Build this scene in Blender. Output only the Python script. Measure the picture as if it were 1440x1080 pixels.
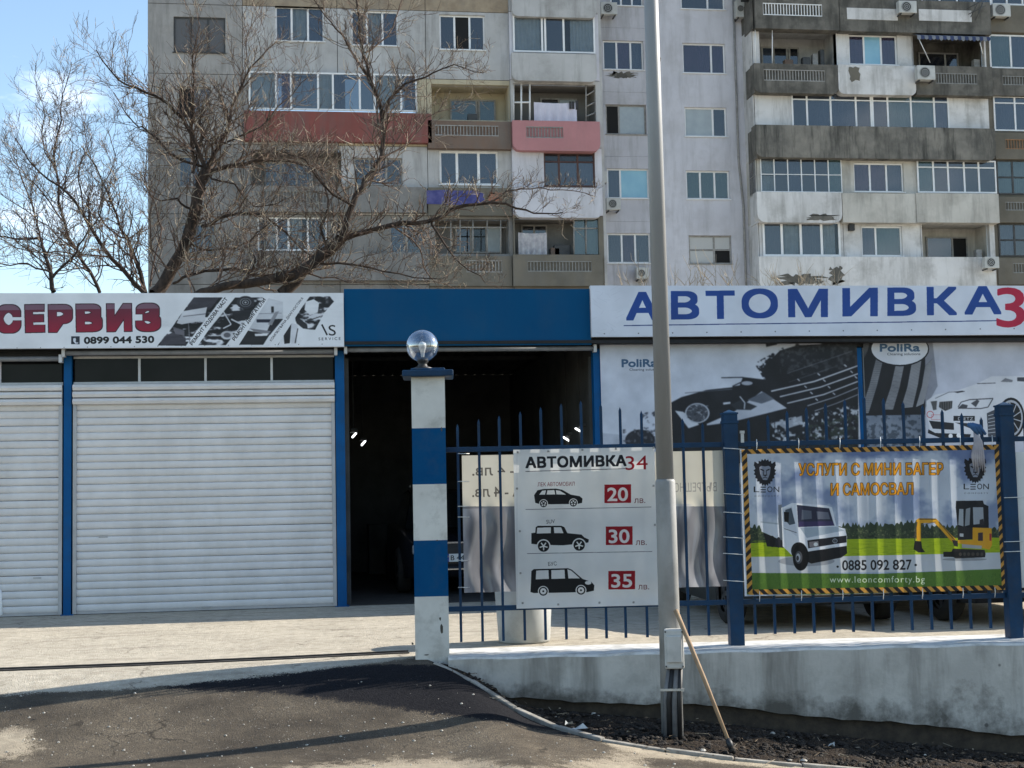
import bpy, bmesh, math, random
import numpy as np
from mathutils import Vector, Matrix
from math import radians as R, sin, cos, pi
random.seed(7); rng = np.random.default_rng(7)
for o in list(bpy.data.objects): bpy.data.objects.remove(o)
scene = bpy.context.scene
COL = scene.collection

# ---------------------------------------------------------------- camera
FPX, PSI, ROLL, HOR = 2000.0, R(8.3), 0.021, 695.0
EYE = Vector((0, 0, 1.4))
PITCH = math.atan((HOR - 540) / FPX)
fwd = Vector((sin(PSI)*cos(PITCH), cos(PSI)*cos(PITCH), sin(PITCH)))
r0 = Vector((cos(PSI), -sin(PSI), 0)); u0 = r0.cross(fwd)
RT = r0*cos(ROLL) - u0*sin(ROLL); UP = u0*cos(ROLL) + r0*sin(ROLL)
cam = bpy.data.cameras.new('camera'); cam.sensor_width = 36; cam.lens = FPX/1440*36
cam.clip_start = .1; cam.clip_end = 3000
camo = bpy.data.objects.new('camera', cam); COL.objects.link(camo)
camo.matrix_world = Matrix(((RT.x, UP.x, -fwd.x, EYE.x), (RT.y, UP.y, -fwd.y, EYE.y), (RT.z, UP.z, -fwd.z, EYE.z), (0, 0, 0, 1)))
scene.camera = camo

# ---------------------------------------------------------------- world, sun, exposure
SUN_EL, SUN_AZ = R(30), R(11.5)          # sun stands to the right, a little behind the facades
to_sun = Vector((cos(SUN_AZ)*cos(SUN_EL), sin(SUN_AZ)*cos(SUN_EL), sin(SUN_EL)))
world = bpy.data.worlds.new('World'); scene.world = world; world.use_nodes = True
nt = world.node_tree; nt.nodes.clear(); N = nt.nodes.new; L = nt.links.new
sky = N('ShaderNodeTexSky'); sky.sky_type = 'NISHITA'; sky.sun_disc = False
sky.sun_elevation = SUN_EL; sky.sun_rotation = math.atan2(to_sun.x, to_sun.y)
sky.air_density = 1.0; sky.dust_density = 0.3; sky.ozone_density = 2.6
tc = N('ShaderNodeTexCoord'); mp = N('ShaderNodeMapping'); mp.inputs['Scale'].default_value = (1.0, 1.0, 2.6)
mp.inputs['Location'].default_value = (0.35, 0.1, 0.2)
ns = N('ShaderNodeTexNoise'); ns.inputs['Scale'].default_value = 6.0; ns.inputs['Detail'].default_value = 7; ns.inputs['Roughness'].default_value = .55
rp = N('ShaderNodeValToRGB'); rp.color_ramp.elements[0].position = .60; rp.color_ramp.elements[1].position = .78
rp.color_ramp.elements[1].color = (.6, .6, .6, 1)
mx = N('ShaderNodeMixRGB'); mx.inputs[2].default_value = (9.5, 9.8, 10.5, 1)
tint = N('ShaderNodeMixRGB'); tint.blend_type = 'MULTIPLY'; tint.inputs[0].default_value = 1; tint.inputs[2].default_value = (1.06, 1.0, .90, 1)
bg = N('ShaderNodeBackground'); bg.inputs[1].default_value = .15; wo = N('ShaderNodeOutputWorld')
L(tc.outputs['Generated'], mp.inputs[0]); L(mp.outputs[0], ns.inputs[0]); L(ns.outputs[0], rp.inputs[0])
L(sky.outputs[0], tint.inputs[1]); L(tint.outputs[0], mx.inputs[1]); L(rp.outputs[0], mx.inputs[0]); L(mx.outputs[0], bg.inputs[0]); L(bg.outputs[0], wo.inputs[0])
sd = bpy.data.lights.new('sun', 'SUN'); sd.energy = 5.0; sd.angle = R(.5); sd.color = (1, .93, .82)
so = bpy.data.objects.new('sun', sd); COL.objects.link(so)
so.rotation_euler = (-to_sun).to_track_quat('-Z', 'Y').to_euler(); so.location = (20, 5, 30)
scene.view_settings.view_transform = 'Standard'; scene.view_settings.look = 'None'
scene.view_settings.exposure = 0.92; scene.view_settings.gamma = 1; scene.view_settings.use_curve_mapping = False

# ---------------------------------------------------------------- geometry helpers
def ray(px, py): return fwd*FPX + RT*(px-720) + UP*(540-py)
def P(px, py, Y):
    d = ray(px, py); t = (Y-EYE.y)/d.y; return EYE + d*t
def PZ(px, py, z):
    d = ray(px, py); t = (z-EYE.z)/d.z; return EYE + d*t
def PP(px, py, p0, n):                      # on the plane through p0 with normal n
    d = ray(px, py); t = (Vector(p0)-EYE).dot(n)/d.dot(n); return EYE + d*t
def proj(p):
    v = Vector(p)-EYE; z = v.dot(fwd)
    return (720+FPX*v.dot(RT)/z, 540-FPX*v.dot(UP)/z)

def tagp(o, label=None, cat=None, group=None, kind=None):
    if label: o['label'] = label
    if cat: o['category'] = cat
    if group: o['group'] = group
    if kind: o['kind'] = kind
    return o
def empty(name, loc=(0, 0, 0), label=None, cat=None, group=None):
    o = bpy.data.objects.new(name, None); o.location = loc; o.empty_display_size = .2; COL.objects.link(o)
    return tagp(o, label, cat, group)
def link_mesh(name, me, parent=None, loc=None):
    o = bpy.data.objects.new(name, me); COL.objects.link(o)
    if parent is not None:
        o.parent = parent
        w = world_loc(parent)
        o.location = (Vector(loc) if loc is not None else Vector((0, 0, 0))) - w
    elif loc is not None: o.location = loc
    return o
def world_loc(o):
    v = Vector((0, 0, 0))
    while o is not None: v = v + o.location; o = o.parent
    return v
class MB:
    """collects faces in world coordinates; build() links them as one mesh object"""
    def __init__(s): s.v = []; s.f = []; s.m = []; s.mats = []; s.sm = []; s.cur = 0
    def mat(s, m):
        if m not in s.mats: s.mats.append(m)
        s.cur = s.mats.index(m); return s
    def add(s, vs, fs, smooth=False):
        b = len(s.v); s.v += [tuple(v) for v in vs]
        for f in fs: s.f.append(tuple(b+i for i in f)); s.m.append(s.cur); s.sm.append(smooth)
    def box(s, a, b):
        x0, y0, z0 = a; x1, y1, z1 = b
        s.add([(x0,y0,z0),(x1,y0,z0),(x1,y1,z0),(x0,y1,z0),(x0,y0,z1),(x1,y0,z1),(x1,y1,z1),(x0,y1,z1)],
              [(0,3,2,1),(4,5,6,7),(0,1,5,4),(1,2,6,5),(2,3,7,6),(3,0,4,7)])
    def obox(s, c, ax, ay, az):            # centre and three half vectors
        c = Vector(c); ax = Vector(ax); ay = Vector(ay); az = Vector(az)
        vs = [c+ax*i+ay*j+az*k for k in (-1, 1) for i, j in ((-1,-1),(1,-1),(1,1),(-1,1))]
        s.add(vs, [(0,3,2,1),(4,5,6,7),(0,1,5,4),(1,2,6,5),(2,3,7,6),(3,0,4,7)])
    def quad(s, a, b, c, d): s.add([a, b, c, d], [(0, 1, 2, 3)])
    def tube(s, pts, rad, n=8, caps=True, smooth=True):
        pts = [Vector(p) for p in pts]; k = len(pts)
        if not hasattr(rad, '__len__'): rad = [rad]*k
        vs = []; d0 = None
        for i, p in enumerate(pts):
            d = (pts[min(i+1, k-1)] - pts[max(i-1, 0)]).normalized()
            if d0 is None:
                u = d.cross(Vector((0, 0, 1)) if abs(d.z) < .9 else Vector((1, 0, 0))).normalized()
            else: u = (u - d*u.dot(d)).normalized()
            d0 = d; w = d.cross(u)
            for j in range(n):
                a = 2*pi*j/n; vs.append(p + (u*cos(a)+w*sin(a))*rad[i])
        fs = [(i*n+j, i*n+(j+1) % n, (i+1)*n+(j+1) % n, (i+1)*n+j) for i in range(k-1) for j in range(n)]
        if caps: fs += [tuple(range(n-1, -1, -1)), tuple((k-1)*n+j for j in range(n))]
        s.add(vs, fs, smooth)
    def lathe(s, c, prof, n=20, smooth=True, ax=None):   # profile (r, z) round the z axis at c
        c = Vector(c); vs = []
        for r, z in prof:
            for j in range(n):
                a = 2*pi*j/n; vs.append(c+Vector((r*cos(a), r*sin(a), z)))
        k = len(prof)
        fs = [(i*n+j, i*n+(j+1) % n, (i+1)*n+(j+1) % n, (i+1)*n+j) for i in range(k-1) for j in range(n)]
        s.add(vs, fs, smooth)
    def build(s, name, parent=None, loc=None, bevel=0):
        c = Vector(loc) if loc is not None else (world_loc(parent) if parent is not None else Vector((0, 0, 0)))
        me = bpy.data.meshes.new(name)
        me.from_pydata([(v[0]-c.x, v[1]-c.y, v[2]-c.z) for v in s.v], [], s.f)
        for m in s.mats: me.materials.append(m)
        me.polygons.foreach_set('material_index', s.m); me.polygons.foreach_set('use_smooth', s.sm); me.update()
        o = link_mesh(name, me, parent, c)
        if bevel:
            b = o.modifiers.new('bevel', 'BEVEL'); b.width = bevel; b.segments = 2; b.limit_method = 'ANGLE'; b.harden_normals = False
        return o
def boxo(name, a, b, m, parent=None, bevel=0):
    q = MB().mat(m); q.box(a, b); return q.build(name, parent, bevel=bevel)
def copy_tree(o, parent=None, dloc=(0, 0, 0)):
    c = o.copy(); COL.objects.link(c); c.parent = parent
    if parent is None or dloc != (0, 0, 0): c.location = o.location + Vector(dloc)
    for ch in list(o.children): copy_tree(ch, c)
    return c

# ---------------------------------------------------------------- materials
MATS = {}
def nodes(name):
    m = bpy.data.materials.new(name); m.use_nodes = True; nt = m.node_tree
    return m, nt, nt.nodes['Principled BSDF']
def mat(name, c1, c2=None, scale=3, rough=.7, metal=0, bump=0, bscale=60, streak=0, streakc=(.05, .05, .045), dirt=0, dirtc=(.1, .09, .08),
        dscale=1.3, spec=.4, lo=.35, hi=.65, zs=1.0, detail=6):
    if name in MATS: return MATS[name]
    m, nt, b = nodes(name); N = nt.nodes.new; L = nt.links.new
    g = N('ShaderNodeNewGeometry')
    def noise(sc, vec=(1, 1, 1), det=detail, ro=.6):
        mp = N('ShaderNodeMapping'); mp.inputs['Scale'].default_value = vec; L(g.outputs['Position'], mp.inputs[0])
        n = N('ShaderNodeTexNoise'); n.inputs['Scale'].default_value = sc; n.inputs['Detail'].default_value = det; n.inputs['Roughness'].default_value = ro
        L(mp.outputs[0], n.inputs[0]); return n
    def ramp(n, a, bb, v0=0, v1=1):
        r = N('ShaderNodeMapRange'); r.inputs[1].default_value = a; r.inputs[2].default_value = bb; r.inputs[3].default_value = v0; r.inputs[4].default_value = v1
        L(n.outputs[0], r.inputs[0]); return r
    if c2 is None: c2 = tuple(x*.82 for x in c1)
    n1 = noise(scale, (1, 1, zs)); r1 = ramp(n1, lo, hi)
    mx = N('ShaderNodeMixRGB'); mx.inputs[1].default_value = (*c1, 1); mx.inputs[2].default_value = (*c2, 1); L(r1.outputs[0], mx.inputs[0]); out = mx
    if streak:
        n2 = noise(2.2, (1, 1, .12), 5, .7); r2 = ramp(n2, .48, .68, 0, streak)
        m2 = N('ShaderNodeMixRGB'); m2.inputs[2].default_value = (*streakc, 1); L(out.outputs[0], m2.inputs[1]); L(r2.outputs[0], m2.inputs[0]); out = m2
    if dirt:
        n3 = noise(dscale, (1, 1, 1), 8, .68); r3 = ramp(n3, .5, .66, 0, dirt)
        m3 = N('ShaderNodeMixRGB'); m3.inputs[2].default_value = (*dirtc, 1); L(out.outputs[0], m3.inputs[1]); L(r3.outputs[0], m3.inputs[0]); out = m3
    L(out.outputs[0], b.inputs['Base Color'])
    b.inputs['Roughness'].default_value = rough; b.inputs['Metallic'].default_value = metal; b.inputs['Specular IOR Level'].default_value = spec
    if bump:
        nb = noise(bscale, (1, 1, 1), 5); bu = N('ShaderNodeBump'); bu.inputs['Strength'].default_value = min(1, bump*2); bu.inputs['Distance'].default_value = .01*bump*2
        L(nb.outputs[0], bu.inputs['Height']); L(bu.outputs[0], b.inputs['Normal'])
    MATS[name] = m; return m
def glass(name, tint=(.03, .04, .05), trans=.45, rough=.04):
    if name in MATS: return MATS[name]
    m, nt, b = nodes(name); N = nt.nodes.new; L = nt.links.new
    b.inputs['Base Color'].default_value = (*tint, 1); b.inputs['Roughness'].default_value = rough; b.inputs['Specular IOR Level'].default_value = 1.0
    b.inputs['Coat Weight'].default_value = 1; b.inputs['Coat Roughness'].default_value = .02
    t = N('ShaderNodeBsdfTransparent'); t.inputs[0].default_value = (.85, .9, .92, 1); mx = N('ShaderNodeMixShader'); mx.inputs[0].default_value = trans
    L(b.outputs[0], mx.inputs[1]); L(t.outputs[0], mx.inputs[2]); L(mx.outputs[0], nt.nodes['Material Output'].inputs[0])
    MATS[name] = m; return m
def imgmat(name, img, rough=.55, trans=.12, spec=.3, bump=.0):
    m, nt, b = nodes(name); N = nt.nodes.new; L = nt.links.new
    t = N('ShaderNodeTexImage'); t.image = img; t.extension = 'EXTEND'
    b.inputs['Roughness'].default_value = rough; b.inputs['Specular IOR Level'].default_value = spec
    g = N('ShaderNodeNewGeometry'); n = N('ShaderNodeTexNoise'); n.inputs['Scale'].default_value = 2.5; n.inputs['Detail'].default_value = 6; L(g.outputs['Position'], n.inputs[0])
    mr = N('ShaderNodeMapRange'); mr.inputs[1].default_value = .35; mr.inputs[2].default_value = .7; mr.inputs[3].default_value = 1; mr.inputs[4].default_value = .84; L(n.outputs[0], mr.inputs[0])
    mm = N('ShaderNodeMixRGB'); mm.blend_type = 'MULTIPLY'; mm.inputs[0].default_value = 1; L(t.outputs[0], mm.inputs[1]); L(mr.outputs[0], mm.inputs[2])
    L(mm.outputs[0], b.inputs['Base Color'])
    if trans:
        tr = N('ShaderNodeBsdfTranslucent'); L(mm.outputs[0], tr.inputs[0]); ms = N('ShaderNodeMixShader'); ms.inputs[0].default_value = trans
        L(b.outputs[0], ms.inputs[1]); L(tr.outputs[0], ms.inputs[2]); L(ms.outputs[0], nt.nodes['Material Output'].inputs[0])
    return m

# ---------------------------------------------------------------- print rasteriser: draws flat print into generated textures
def srgb(c): return tuple(x/255 for x in c)
class Canvas:
    """a texture covering a planar quad; everything is drawn in picture units that are carried on to the plane"""
    def __init__(s, name, to_uv, box, dens=2.6, bg=(225, 228, 232)):
        x0, y0, x1, y1 = box; s.name = name; s.to_uv = to_uv; s.k = dens*2
        s.W = int((x1-x0)*dens)*2; s.H = int((y1-y0)*dens)*2
        s.a = np.empty((s.H, s.W, 3), np.float32); s.a[:] = srgb(bg)
    def tp(s, pts):
        r = np.array([s.to_uv(x, y) for x, y in pts], np.float64); r[:, 0] *= s.W; r[:, 1] *= s.H; return r
    def mask(s, q):
        x0 = max(0, int(q[:, 0].min())); x1 = min(s.W, int(q[:, 0].max())+2); y0 = max(0, int(q[:, 1].min())); y1 = min(s.H, int(q[:, 1].max())+2)
        if x1 <= x0 or y1 <= y0: return None
        ys = np.arange(y0, y1)+.5; xs = np.arange(x0, x1)+.5; m = np.zeros((y1-y0, x1-x0), bool)
        n = len(q)
        for i in range(n):
            ax, ay = q[i]; bx, by = q[(i+1) % n]
            if ay == by: continue
            sel = (ys >= min(ay, by)) & (ys < max(ay, by))
            if not sel.any(): continue
            xc = ax+(ys[sel]-ay)*(bx-ax)/(by-ay)
            m[sel] ^= xs[None, :] >= xc[:, None]
        return (slice(y0, y1), slice(x0, x1)), m
    def fillq(s, q, c, al=1):
        r = s.mask(q)
        if r is None: return
        sl, m = r; a = s.a[sl]
        a[m] = a[m]*(1-al)+np.array(srgb(c), np.float32)*al
    def poly(s, pts, c, al=1): s.fillq(s.tp(pts), c, al)
    def rect(s, x0, y0, x1, y1, c, al=1, sl=0): s.poly([(x0, y0), (x1, y0+sl*(x1-x0)), (x1, y1+sl*(x1-x0)), (x0, y1)], c, al)
    def ell(s, cx, cy, rx, ry, c, al=1, n=28, rot=0):
        s.poly([(cx+rx*cos(t)*cos(rot)-ry*sin(t)*sin(rot), cy+rx*cos(t)*sin(rot)+ry*sin(t)*cos(rot)) for t in [2*pi*i/n for i in range(n)]], c, al)
    def ring(s, cx, cy, r, w, c, k=1.0, al=1):
        n = 28; s.poly([(cx+r*cos(2*pi*i/n), cy+r*k*sin(2*pi*i/n)) for i in range(n+1)]+[(cx+(r-w)*cos(2*pi*i/n), cy+(r-w)*k*sin(2*pi*i/n)) for i in range(n, -1, -1)], c, al)
    def line(s, pts, w, c, al=1):
        for (ax, ay), (bx, by) in zip(pts, pts[1:]):
            l = math.hypot(bx-ax, by-ay) or 1; nx, ny = -(by-ay)/l*w/2, (bx-ax)/l*w/2
            s.poly([(ax+nx, ay+ny), (bx+nx, by+ny), (bx-nx, by-ny), (ax-nx, ay-ny)], c, al)
    def text(s, t, x0, yb, x1, h, c, bold=0, rise=0, mirror=False, al=1, space=1.0, skew=0, dy=0, dx=0, square=False):
        """text fitted from (x0, yb) to (x1, yb+rise), letters h tall"""
        cu = bpy.data.curves.new('t', 'FONT'); cu.body = t; cu.space_character = space; cu.resolution_u = 4
        ob = bpy.data.objects.new('t', cu); me = ob.to_mesh()
        co = np.empty(len(me.vertices)*3); me.vertices.foreach_get('co', co); co = co.reshape(-1, 3)
        bp_ = bold*h; x0, x1, yb, h = x0+bp_, x1-bp_, yb-bp_, h-2*bp_
        u = (co[:, 0]-co[:, 0].min())/max(1e-6, np.ptp(co[:, 0])); v = (co[:, 1]-bold*0)/.729
        if mirror: u = 1-u
        px = x0+u*(x1-x0)+skew*v*h+dx; L_ = math.hypot(x1-x0, rise); sx, sy = -rise/L_, (x1-x0)/L_
        px = x0+u*(x1-x0)-v*h*sx*-1*0+v*h*(rise/L_)+skew*v*h+dx; py = yb+u*rise-v*h*sy+dy
        q = s.tp(list(zip(px, py))); rad = bp_*s.k
        x0_, x1_ = max(0, int(q[:, 0].min()-rad-2)), min(s.W, int(q[:, 0].max()+rad+3)); y0_, y1_ = max(0, int(q[:, 1].min()-rad-2)), min(s.H, int(q[:, 1].max()+rad+3))
        M = np.zeros((s.H, s.W), bool)
        for p in me.polygons:
            r = s.mask(q[list(p.vertices)])
            if r: M[r[0]] |= r[1]
        ob.to_mesh_clear(); bpy.data.objects.remove(ob); bpy.data.curves.remove(cu)
        if x1_ <= x0_ or y1_ <= y0_: return
        m = M[y0_:y1_, x0_:x1_]; o = m.copy(); k = int(round(rad))
        for dy_ in range(-k, k+1):
            for dx_ in range(-k, k+1):
                if (dx_ or dy_) and (square or dx_*dx_+dy_*dy_ <= rad*rad+.5):
                    o[max(0, dy_):m.shape[0]+min(0, dy_), max(0, dx_):m.shape[1]+min(0, dx_)] |= m[max(0, -dy_):m.shape[0]+min(0, -dy_), max(0, -dx_):m.shape[1]+min(0, -dx_)]
        a_ = s.a[y0_:y1_, x0_:x1_]; a_[o] = a_[o]*(1-al)+np.array(srgb(c), np.float32)*al
    def fillq_solid(s, q, c, al):
        s.fillq(q, c, al)
    def noise(s, fx, fy, seed=0, octs=4):
        r = np.random.default_rng(seed); out = np.zeros((s.H, s.W), np.float32); amp = 1; tot = 0
        for k in range(octs):
            nx, ny = int(fx*2**k)+2, int(fy*2**k)+2; g = r.random((ny, nx)).astype(np.float32)
            xs = np.linspace(0, nx-1.001, s.W); ys = np.linspace(0, ny-1.001, s.H); xi = xs.astype(int); yi = ys.astype(int)
            fx_ = xs-xi; fy_ = ys-yi; fx_ = fx_*fx_*(3-2*fx_); fy_ = (fy_*fy_*(3-2*fy_))[:, None]
            a = g[yi][:, xi]*(1-fx_)+g[yi][:, xi+1]*fx_; b = g[yi+1][:, xi]*(1-fx_)+g[yi+1][:, xi+1]*fx_
            out += (a*(1-fy_)+b*fy_)*amp; tot += amp; amp *= .55
        return out/tot
    def maskblend(s, m, c, region=None):
        m = m[..., None]; s.a[:] = s.a*(1-m)+np.array(srgb(c), np.float32)*m
    def polymask(s, pts):
        m = np.zeros((s.H, s.W), np.float32); r = s.mask(s.tp(pts))
        if r: m[r[0]] = r[1]
        return m
    def photo(s, r, grain=.05, seed=1):
        """soften edges and add tonal mottling so the print reads as a photograph"""
        for ax in (0, 1):
            c = np.cumsum(np.pad(s.a, [(r+1, r) if i == ax else (0, 0) for i in range(3)], mode='edge'), axis=ax, dtype=np.float64)
            n = s.a.shape[ax]; hi = np.take(c, range(2*r+1, 2*r+1+n), ax); lo = np.take(c, range(0, n), ax); s.a = ((hi-lo)/(2*r+1)).astype(np.float32)
        n_ = s.noise(14, 6, seed, 6)-.5; d = 1-np.abs(s.a.mean(-1)-.5)*1.2
        s.a = np.clip(s.a+(n_*d*grain*4)[..., None]+np.random.default_rng(seed).normal(0, grain*.25, (s.H, s.W, 1)), 0, 1).astype(np.float32)
    def image(s):
        a = s.a.reshape(s.H//2, 2, s.W//2, 2, 3).mean((1, 3)); h, w = a.shape[:2]
        im = bpy.data.images.new(s.name, w, h); px = np.ones((h, w, 4), np.float32); px[..., :3] = a[::-1]
        im.pixels.foreach_set(px.ravel()); im.update(); im.pack(); return im
class Plane:
    """a vertical rectangle given by its corners in picture units on a plane; u runs right, v runs down"""
    def __init__(s, x0, y0, x1, y1, p0, n, Y=None):
        s.p0 = Vector(p0); s.n = Vector(n).normalized(); xm, ym = (x0+x1)/2, (y0+y1)/2
        s.t = Vector((-s.n.y, s.n.x, 0)); s.t = s.t if s.t.x > 0 else -s.t
        q = lambda x, y: PP(x, y, s.p0, s.n)
        s.a0 = (q(x0, ym)-s.p0).dot(s.t); s.a1 = (q(x1, ym)-s.p0).dot(s.t); s.z1 = q(xm, y0).z; s.z0 = q(xm, y1).z
    def uv(s, x, y):
        p = PP(x, y, s.p0, s.n); return ((p-s.p0).dot(s.t)-s.a0)/(s.a1-s.a0), (s.z1-p.z)/(s.z1-s.z0)
    def pt(s, u, v, off=0): p = s.p0+s.t*(s.a0+u*(s.a1-s.a0))-s.n*off; return Vector((p.x, p.y, s.z1+(s.z0-s.z1)*v))
    def sheet(s, name, m, nu=40, nv=12, fold=None, parent=None, thick=.0):
        """subdivided sheet with folds, uv mapped; n points away from the camera"""
        c = s.pt(.5, 1); vs = []
        for j in range(nv+1):
            for i in range(nu+1):
                u, v = i/nu, j/nv; vs.append(s.pt(u, v, fold(u, v) if fold else 0)-(c if parent is None else world_loc(parent)))
        fs = [(j*(nu+1)+i, (j+1)*(nu+1)+i, (j+1)*(nu+1)+i+1, j*(nu+1)+i+1) for j in range(nv) for i in range(nu)]
        me = bpy.data.meshes.new(name); me.from_pydata([tuple(v) for v in vs], [], fs); me.materials.append(m)
        ul = me.uv_layers.new(name='uv'); k = 0
        for f in fs:
            for vi in f: ul.data[k].uv = ((vi % (nu+1))/nu, 1-(vi//(nu+1))/nv); k += 1
        me.polygons.foreach_set('use_smooth', [True]*len(fs)); me.update()
        o = bpy.data.objects.new(name, me); COL.objects.link(o)
        if parent is None: o.location = c
        else: o.parent = parent
        if thick: sm = o.modifiers.new('solid', 'SOLIDIFY'); sm.thickness = thick; sm.offset = 0
        return o

# ================================================================ GROUND
def lerp(a, b, t): return a+(b-a)*t
def sstep(a, b, x): t = max(0, min(1, (x-a)/(b-a))); return t*t*(3-2*t)
def interp(x, xs, ys):
    if x <= xs[0]: return ys[0]
    for i in range(len(xs)-1):
        if x <= xs[i+1]: return lerp(ys[i], ys[i+1], (x-xs[i])/(xs[i+1]-xs[i]))
    return ys[-1]
FA = Vector((1.206, 12.66, 0)); FT = Vector((5.02, -.48, 0)).normalized(); FN = Vector((-FT.y, FT.x, 0))   # fence start, direction, into the yard
def Yf(x): return FA.y+(x-FA.x)*FT.y/FT.x
def gz(x, y):
    t = Yf(x)-y
    if t <= 0: return 0.0
    zr = -.41*sstep(.25, 2.6, t)
    zb = interp(x, [1.0, 1.64, 3.45, 4.6, 6.1, 9, 20], [-.10, -.38, -.58, -.73, -.92, -1.15, -1.15])-.01*min(t, 3)
    w = sstep(.95, 1.95, x)
    return zr*(1-w)+zb*w if t > .02 else 0.0
def G(px, py, dz=0):
    z = -.3
    for _ in range(14):
        p = PZ(px, py, z); z = lerp(z, gz(p.x, p.y), .7)
    return Vector((p.x, p.y, z+dz))

def ground_material():
    m, nt, b = nodes('asphalt'); N = nt.nodes.new; L = nt.links.new
    g = N('ShaderNodeNewGeometry')
    def noise(sc, det=6, ro=.6):
        n = N('ShaderNodeTexNoise'); n.inputs['Scale'].default_value = sc; n.inputs['Detail'].default_value = det; n.inputs['Roughness'].default_value = ro
        L(g.outputs['Position'], n.inputs[0]); return n
    def rng_(src, a, bb, v0=0, v1=1):
        r = N('ShaderNodeMapRange'); r.inputs[1].default_value = a; r.inputs[2].default_value = bb; r.inputs[3].default_value = v0; r.inputs[4].default_value = v1
        L(src, r.inputs[0]); return r.outputs[0]
    def mix(f, a, bb):
        x = N('ShaderNodeMixRGB')
        for i, s_ in ((0, f), (1, a), (2, bb)):
            if isinstance(s_, tuple): x.inputs[i].default_value = (*s_, 1)
            elif isinstance(s_, (int, float)): x.inputs[i].default_value = s_
            else: L(s_, x.inputs[i])
        return x.outputs[0]
    def add(a, bb, op='ADD'):
        x = N('ShaderNodeMath'); x.operation = op; x.use_clamp = False
        for i, s_ in ((0, a), (1, bb)):
            if isinstance(s_, (int, float)): x.inputs[i].default_value = s_
            else: L(s_, x.inputs[i])
        return x.outputs[0]
    def attr(nm):
        a = N('ShaderNodeAttribute'); a.attribute_name = nm; return a.outputs['Fac']
    big = noise(1.1, 8, .65).outputs[0]; mid = noise(9, 8, .7).outputs[0]; fine = noise(95, 3, .6).outputs[0]
    # old asphalt: dusty brown grey with pale grit
    old = mix(rng_(big, .38, .68), (.062, .050, .037), (.20, .162, .115)); old = mix(rng_(fine, .42, .62), old, (.06, .053, .046))
    vo = N('ShaderNodeTexVoronoi'); vo.inputs['Scale'].default_value = 26; L(g.outputs['Position'], vo.inputs[0])
    grit = add(rng_(vo.outputs['Distance'], .16, .09), rng_(mid, .50, .60), 'MULTIPLY')
    vo2 = N('ShaderNodeTexVoronoi'); vo2.inputs['Scale'].default_value = 85; L(g.outputs['Position'], vo2.inputs[0])
    grit2 = add(rng_(vo2.outputs['Distance'], .30, .18), rng_(mid, .40, .58), 'MULTIPLY')
    old = mix(grit, old, (.42, .40, .36)); old = mix(add(grit2, .55, 'MULTIPLY'), old, (.30, .27, .22))
    fresh_shade = mix(rng_(fine, .35, .65), (.006, .006, .008), (.020, .020, .023)); fresh_shade = mix(add(grit, .35, 'MULTIPLY'), fresh_shade, (.2, .2, .19))  # new asphalt, made blacker with the fence's shadow painted into its colour
    conc = mix(rng_(big, .35, .68), (.56, .50, .40), (.44, .39, .31)); conc = mix(rng_(mid, .38, .66, 0, .7), conc, (.27, .235, .18))
    mp = N('ShaderNodeMapping'); mp.inputs['Scale'].default_value = (.35, 1.8, 1); L(g.outputs['Position'], mp.inputs[0])
    n4 = N('ShaderNodeTexNoise'); n4.inputs['Scale'].default_value = 2.2; n4.inputs['Detail'].default_value = 8; n4.inputs['Roughness'].default_value = .7; L(mp.outputs[0], n4.inputs[0])
    conc = mix(rng_(n4.outputs[0], .52, .64, 0, .5), conc, (.22, .19, .15)); conc = mix(rng_(fine, .55, .68, 0, .6), conc, (.62, .59, .52))
    sand = mix(rng_(mid, .3, .7), (.46, .39, .29), (.26, .22, .165))
    dirt = mix(rng_(mid, .3, .7), (.014, .011, .009), (.038, .029, .022)); dirt = mix(rng_(fine, .55, .66), dirt, (.10, .08, .062))
    nz = rng_(add(mid, add(big, fine), 'ADD'), 1.1, 1.9, -.38, .38)
    def zone(nm): return rng_(add(attr(nm), nz), .42, .58)
    vc = N('ShaderNodeTexVoronoi'); vc.feature = 'DISTANCE_TO_EDGE'; vc.inputs['Scale'].default_value = .9
    wn = N('ShaderNodeVectorMath'); wn.operation = 'MULTIPLY_ADD'; L(noise(3, 5).outputs['Color'], wn.inputs[0]); wn.inputs[1].default_value = (.5, .5, 0); L(g.outputs['Position'], wn.inputs[2]); L(wn.outputs[0], vc.inputs[0])
    crack = add(rng_(vc.outputs['Distance'], .012, .004), rng_(big, .5, .56), 'MULTIPLY')
    old = mix(add(crack, .7, 'MULTIPLY'), old, (.03, .026, .022)); conc = mix(add(crack, .6, 'MULTIPLY'), conc, (.12, .10, .08))
    c = mix(zone('fresh_shade'), old, fresh_shade); c = mix(zone('sand'), c, sand); c = mix(zone('conc'), c, conc); c = mix(zone('dirt'), c, dirt)
    L(c, b.inputs['Base Color']); b.inputs['Roughness'].default_value = .96; b.inputs['Specular IOR Level'].default_value = .08
    bu = N('ShaderNodeBump'); bu.inputs['Strength'].default_value = .8; bu.inputs['Distance'].default_value = .012
    L(add(fine, add(mid, 1.5, 'MULTIPLY')), bu.inputs['Height']); L(bu.outputs[0], b.inputs['Normal'])
    return m
GM = ground_material()
K_PX = [(612, 933), (640, 944), (665, 960), (700, 984), (740, 1007), (790, 1027), (850, 1043), (930, 1056), (1010, 1067), (1100, 1076), (1190, 1083), (1300, 1094), (1460, 1110)]
KW = [G(*p) for p in K_PX]
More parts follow.
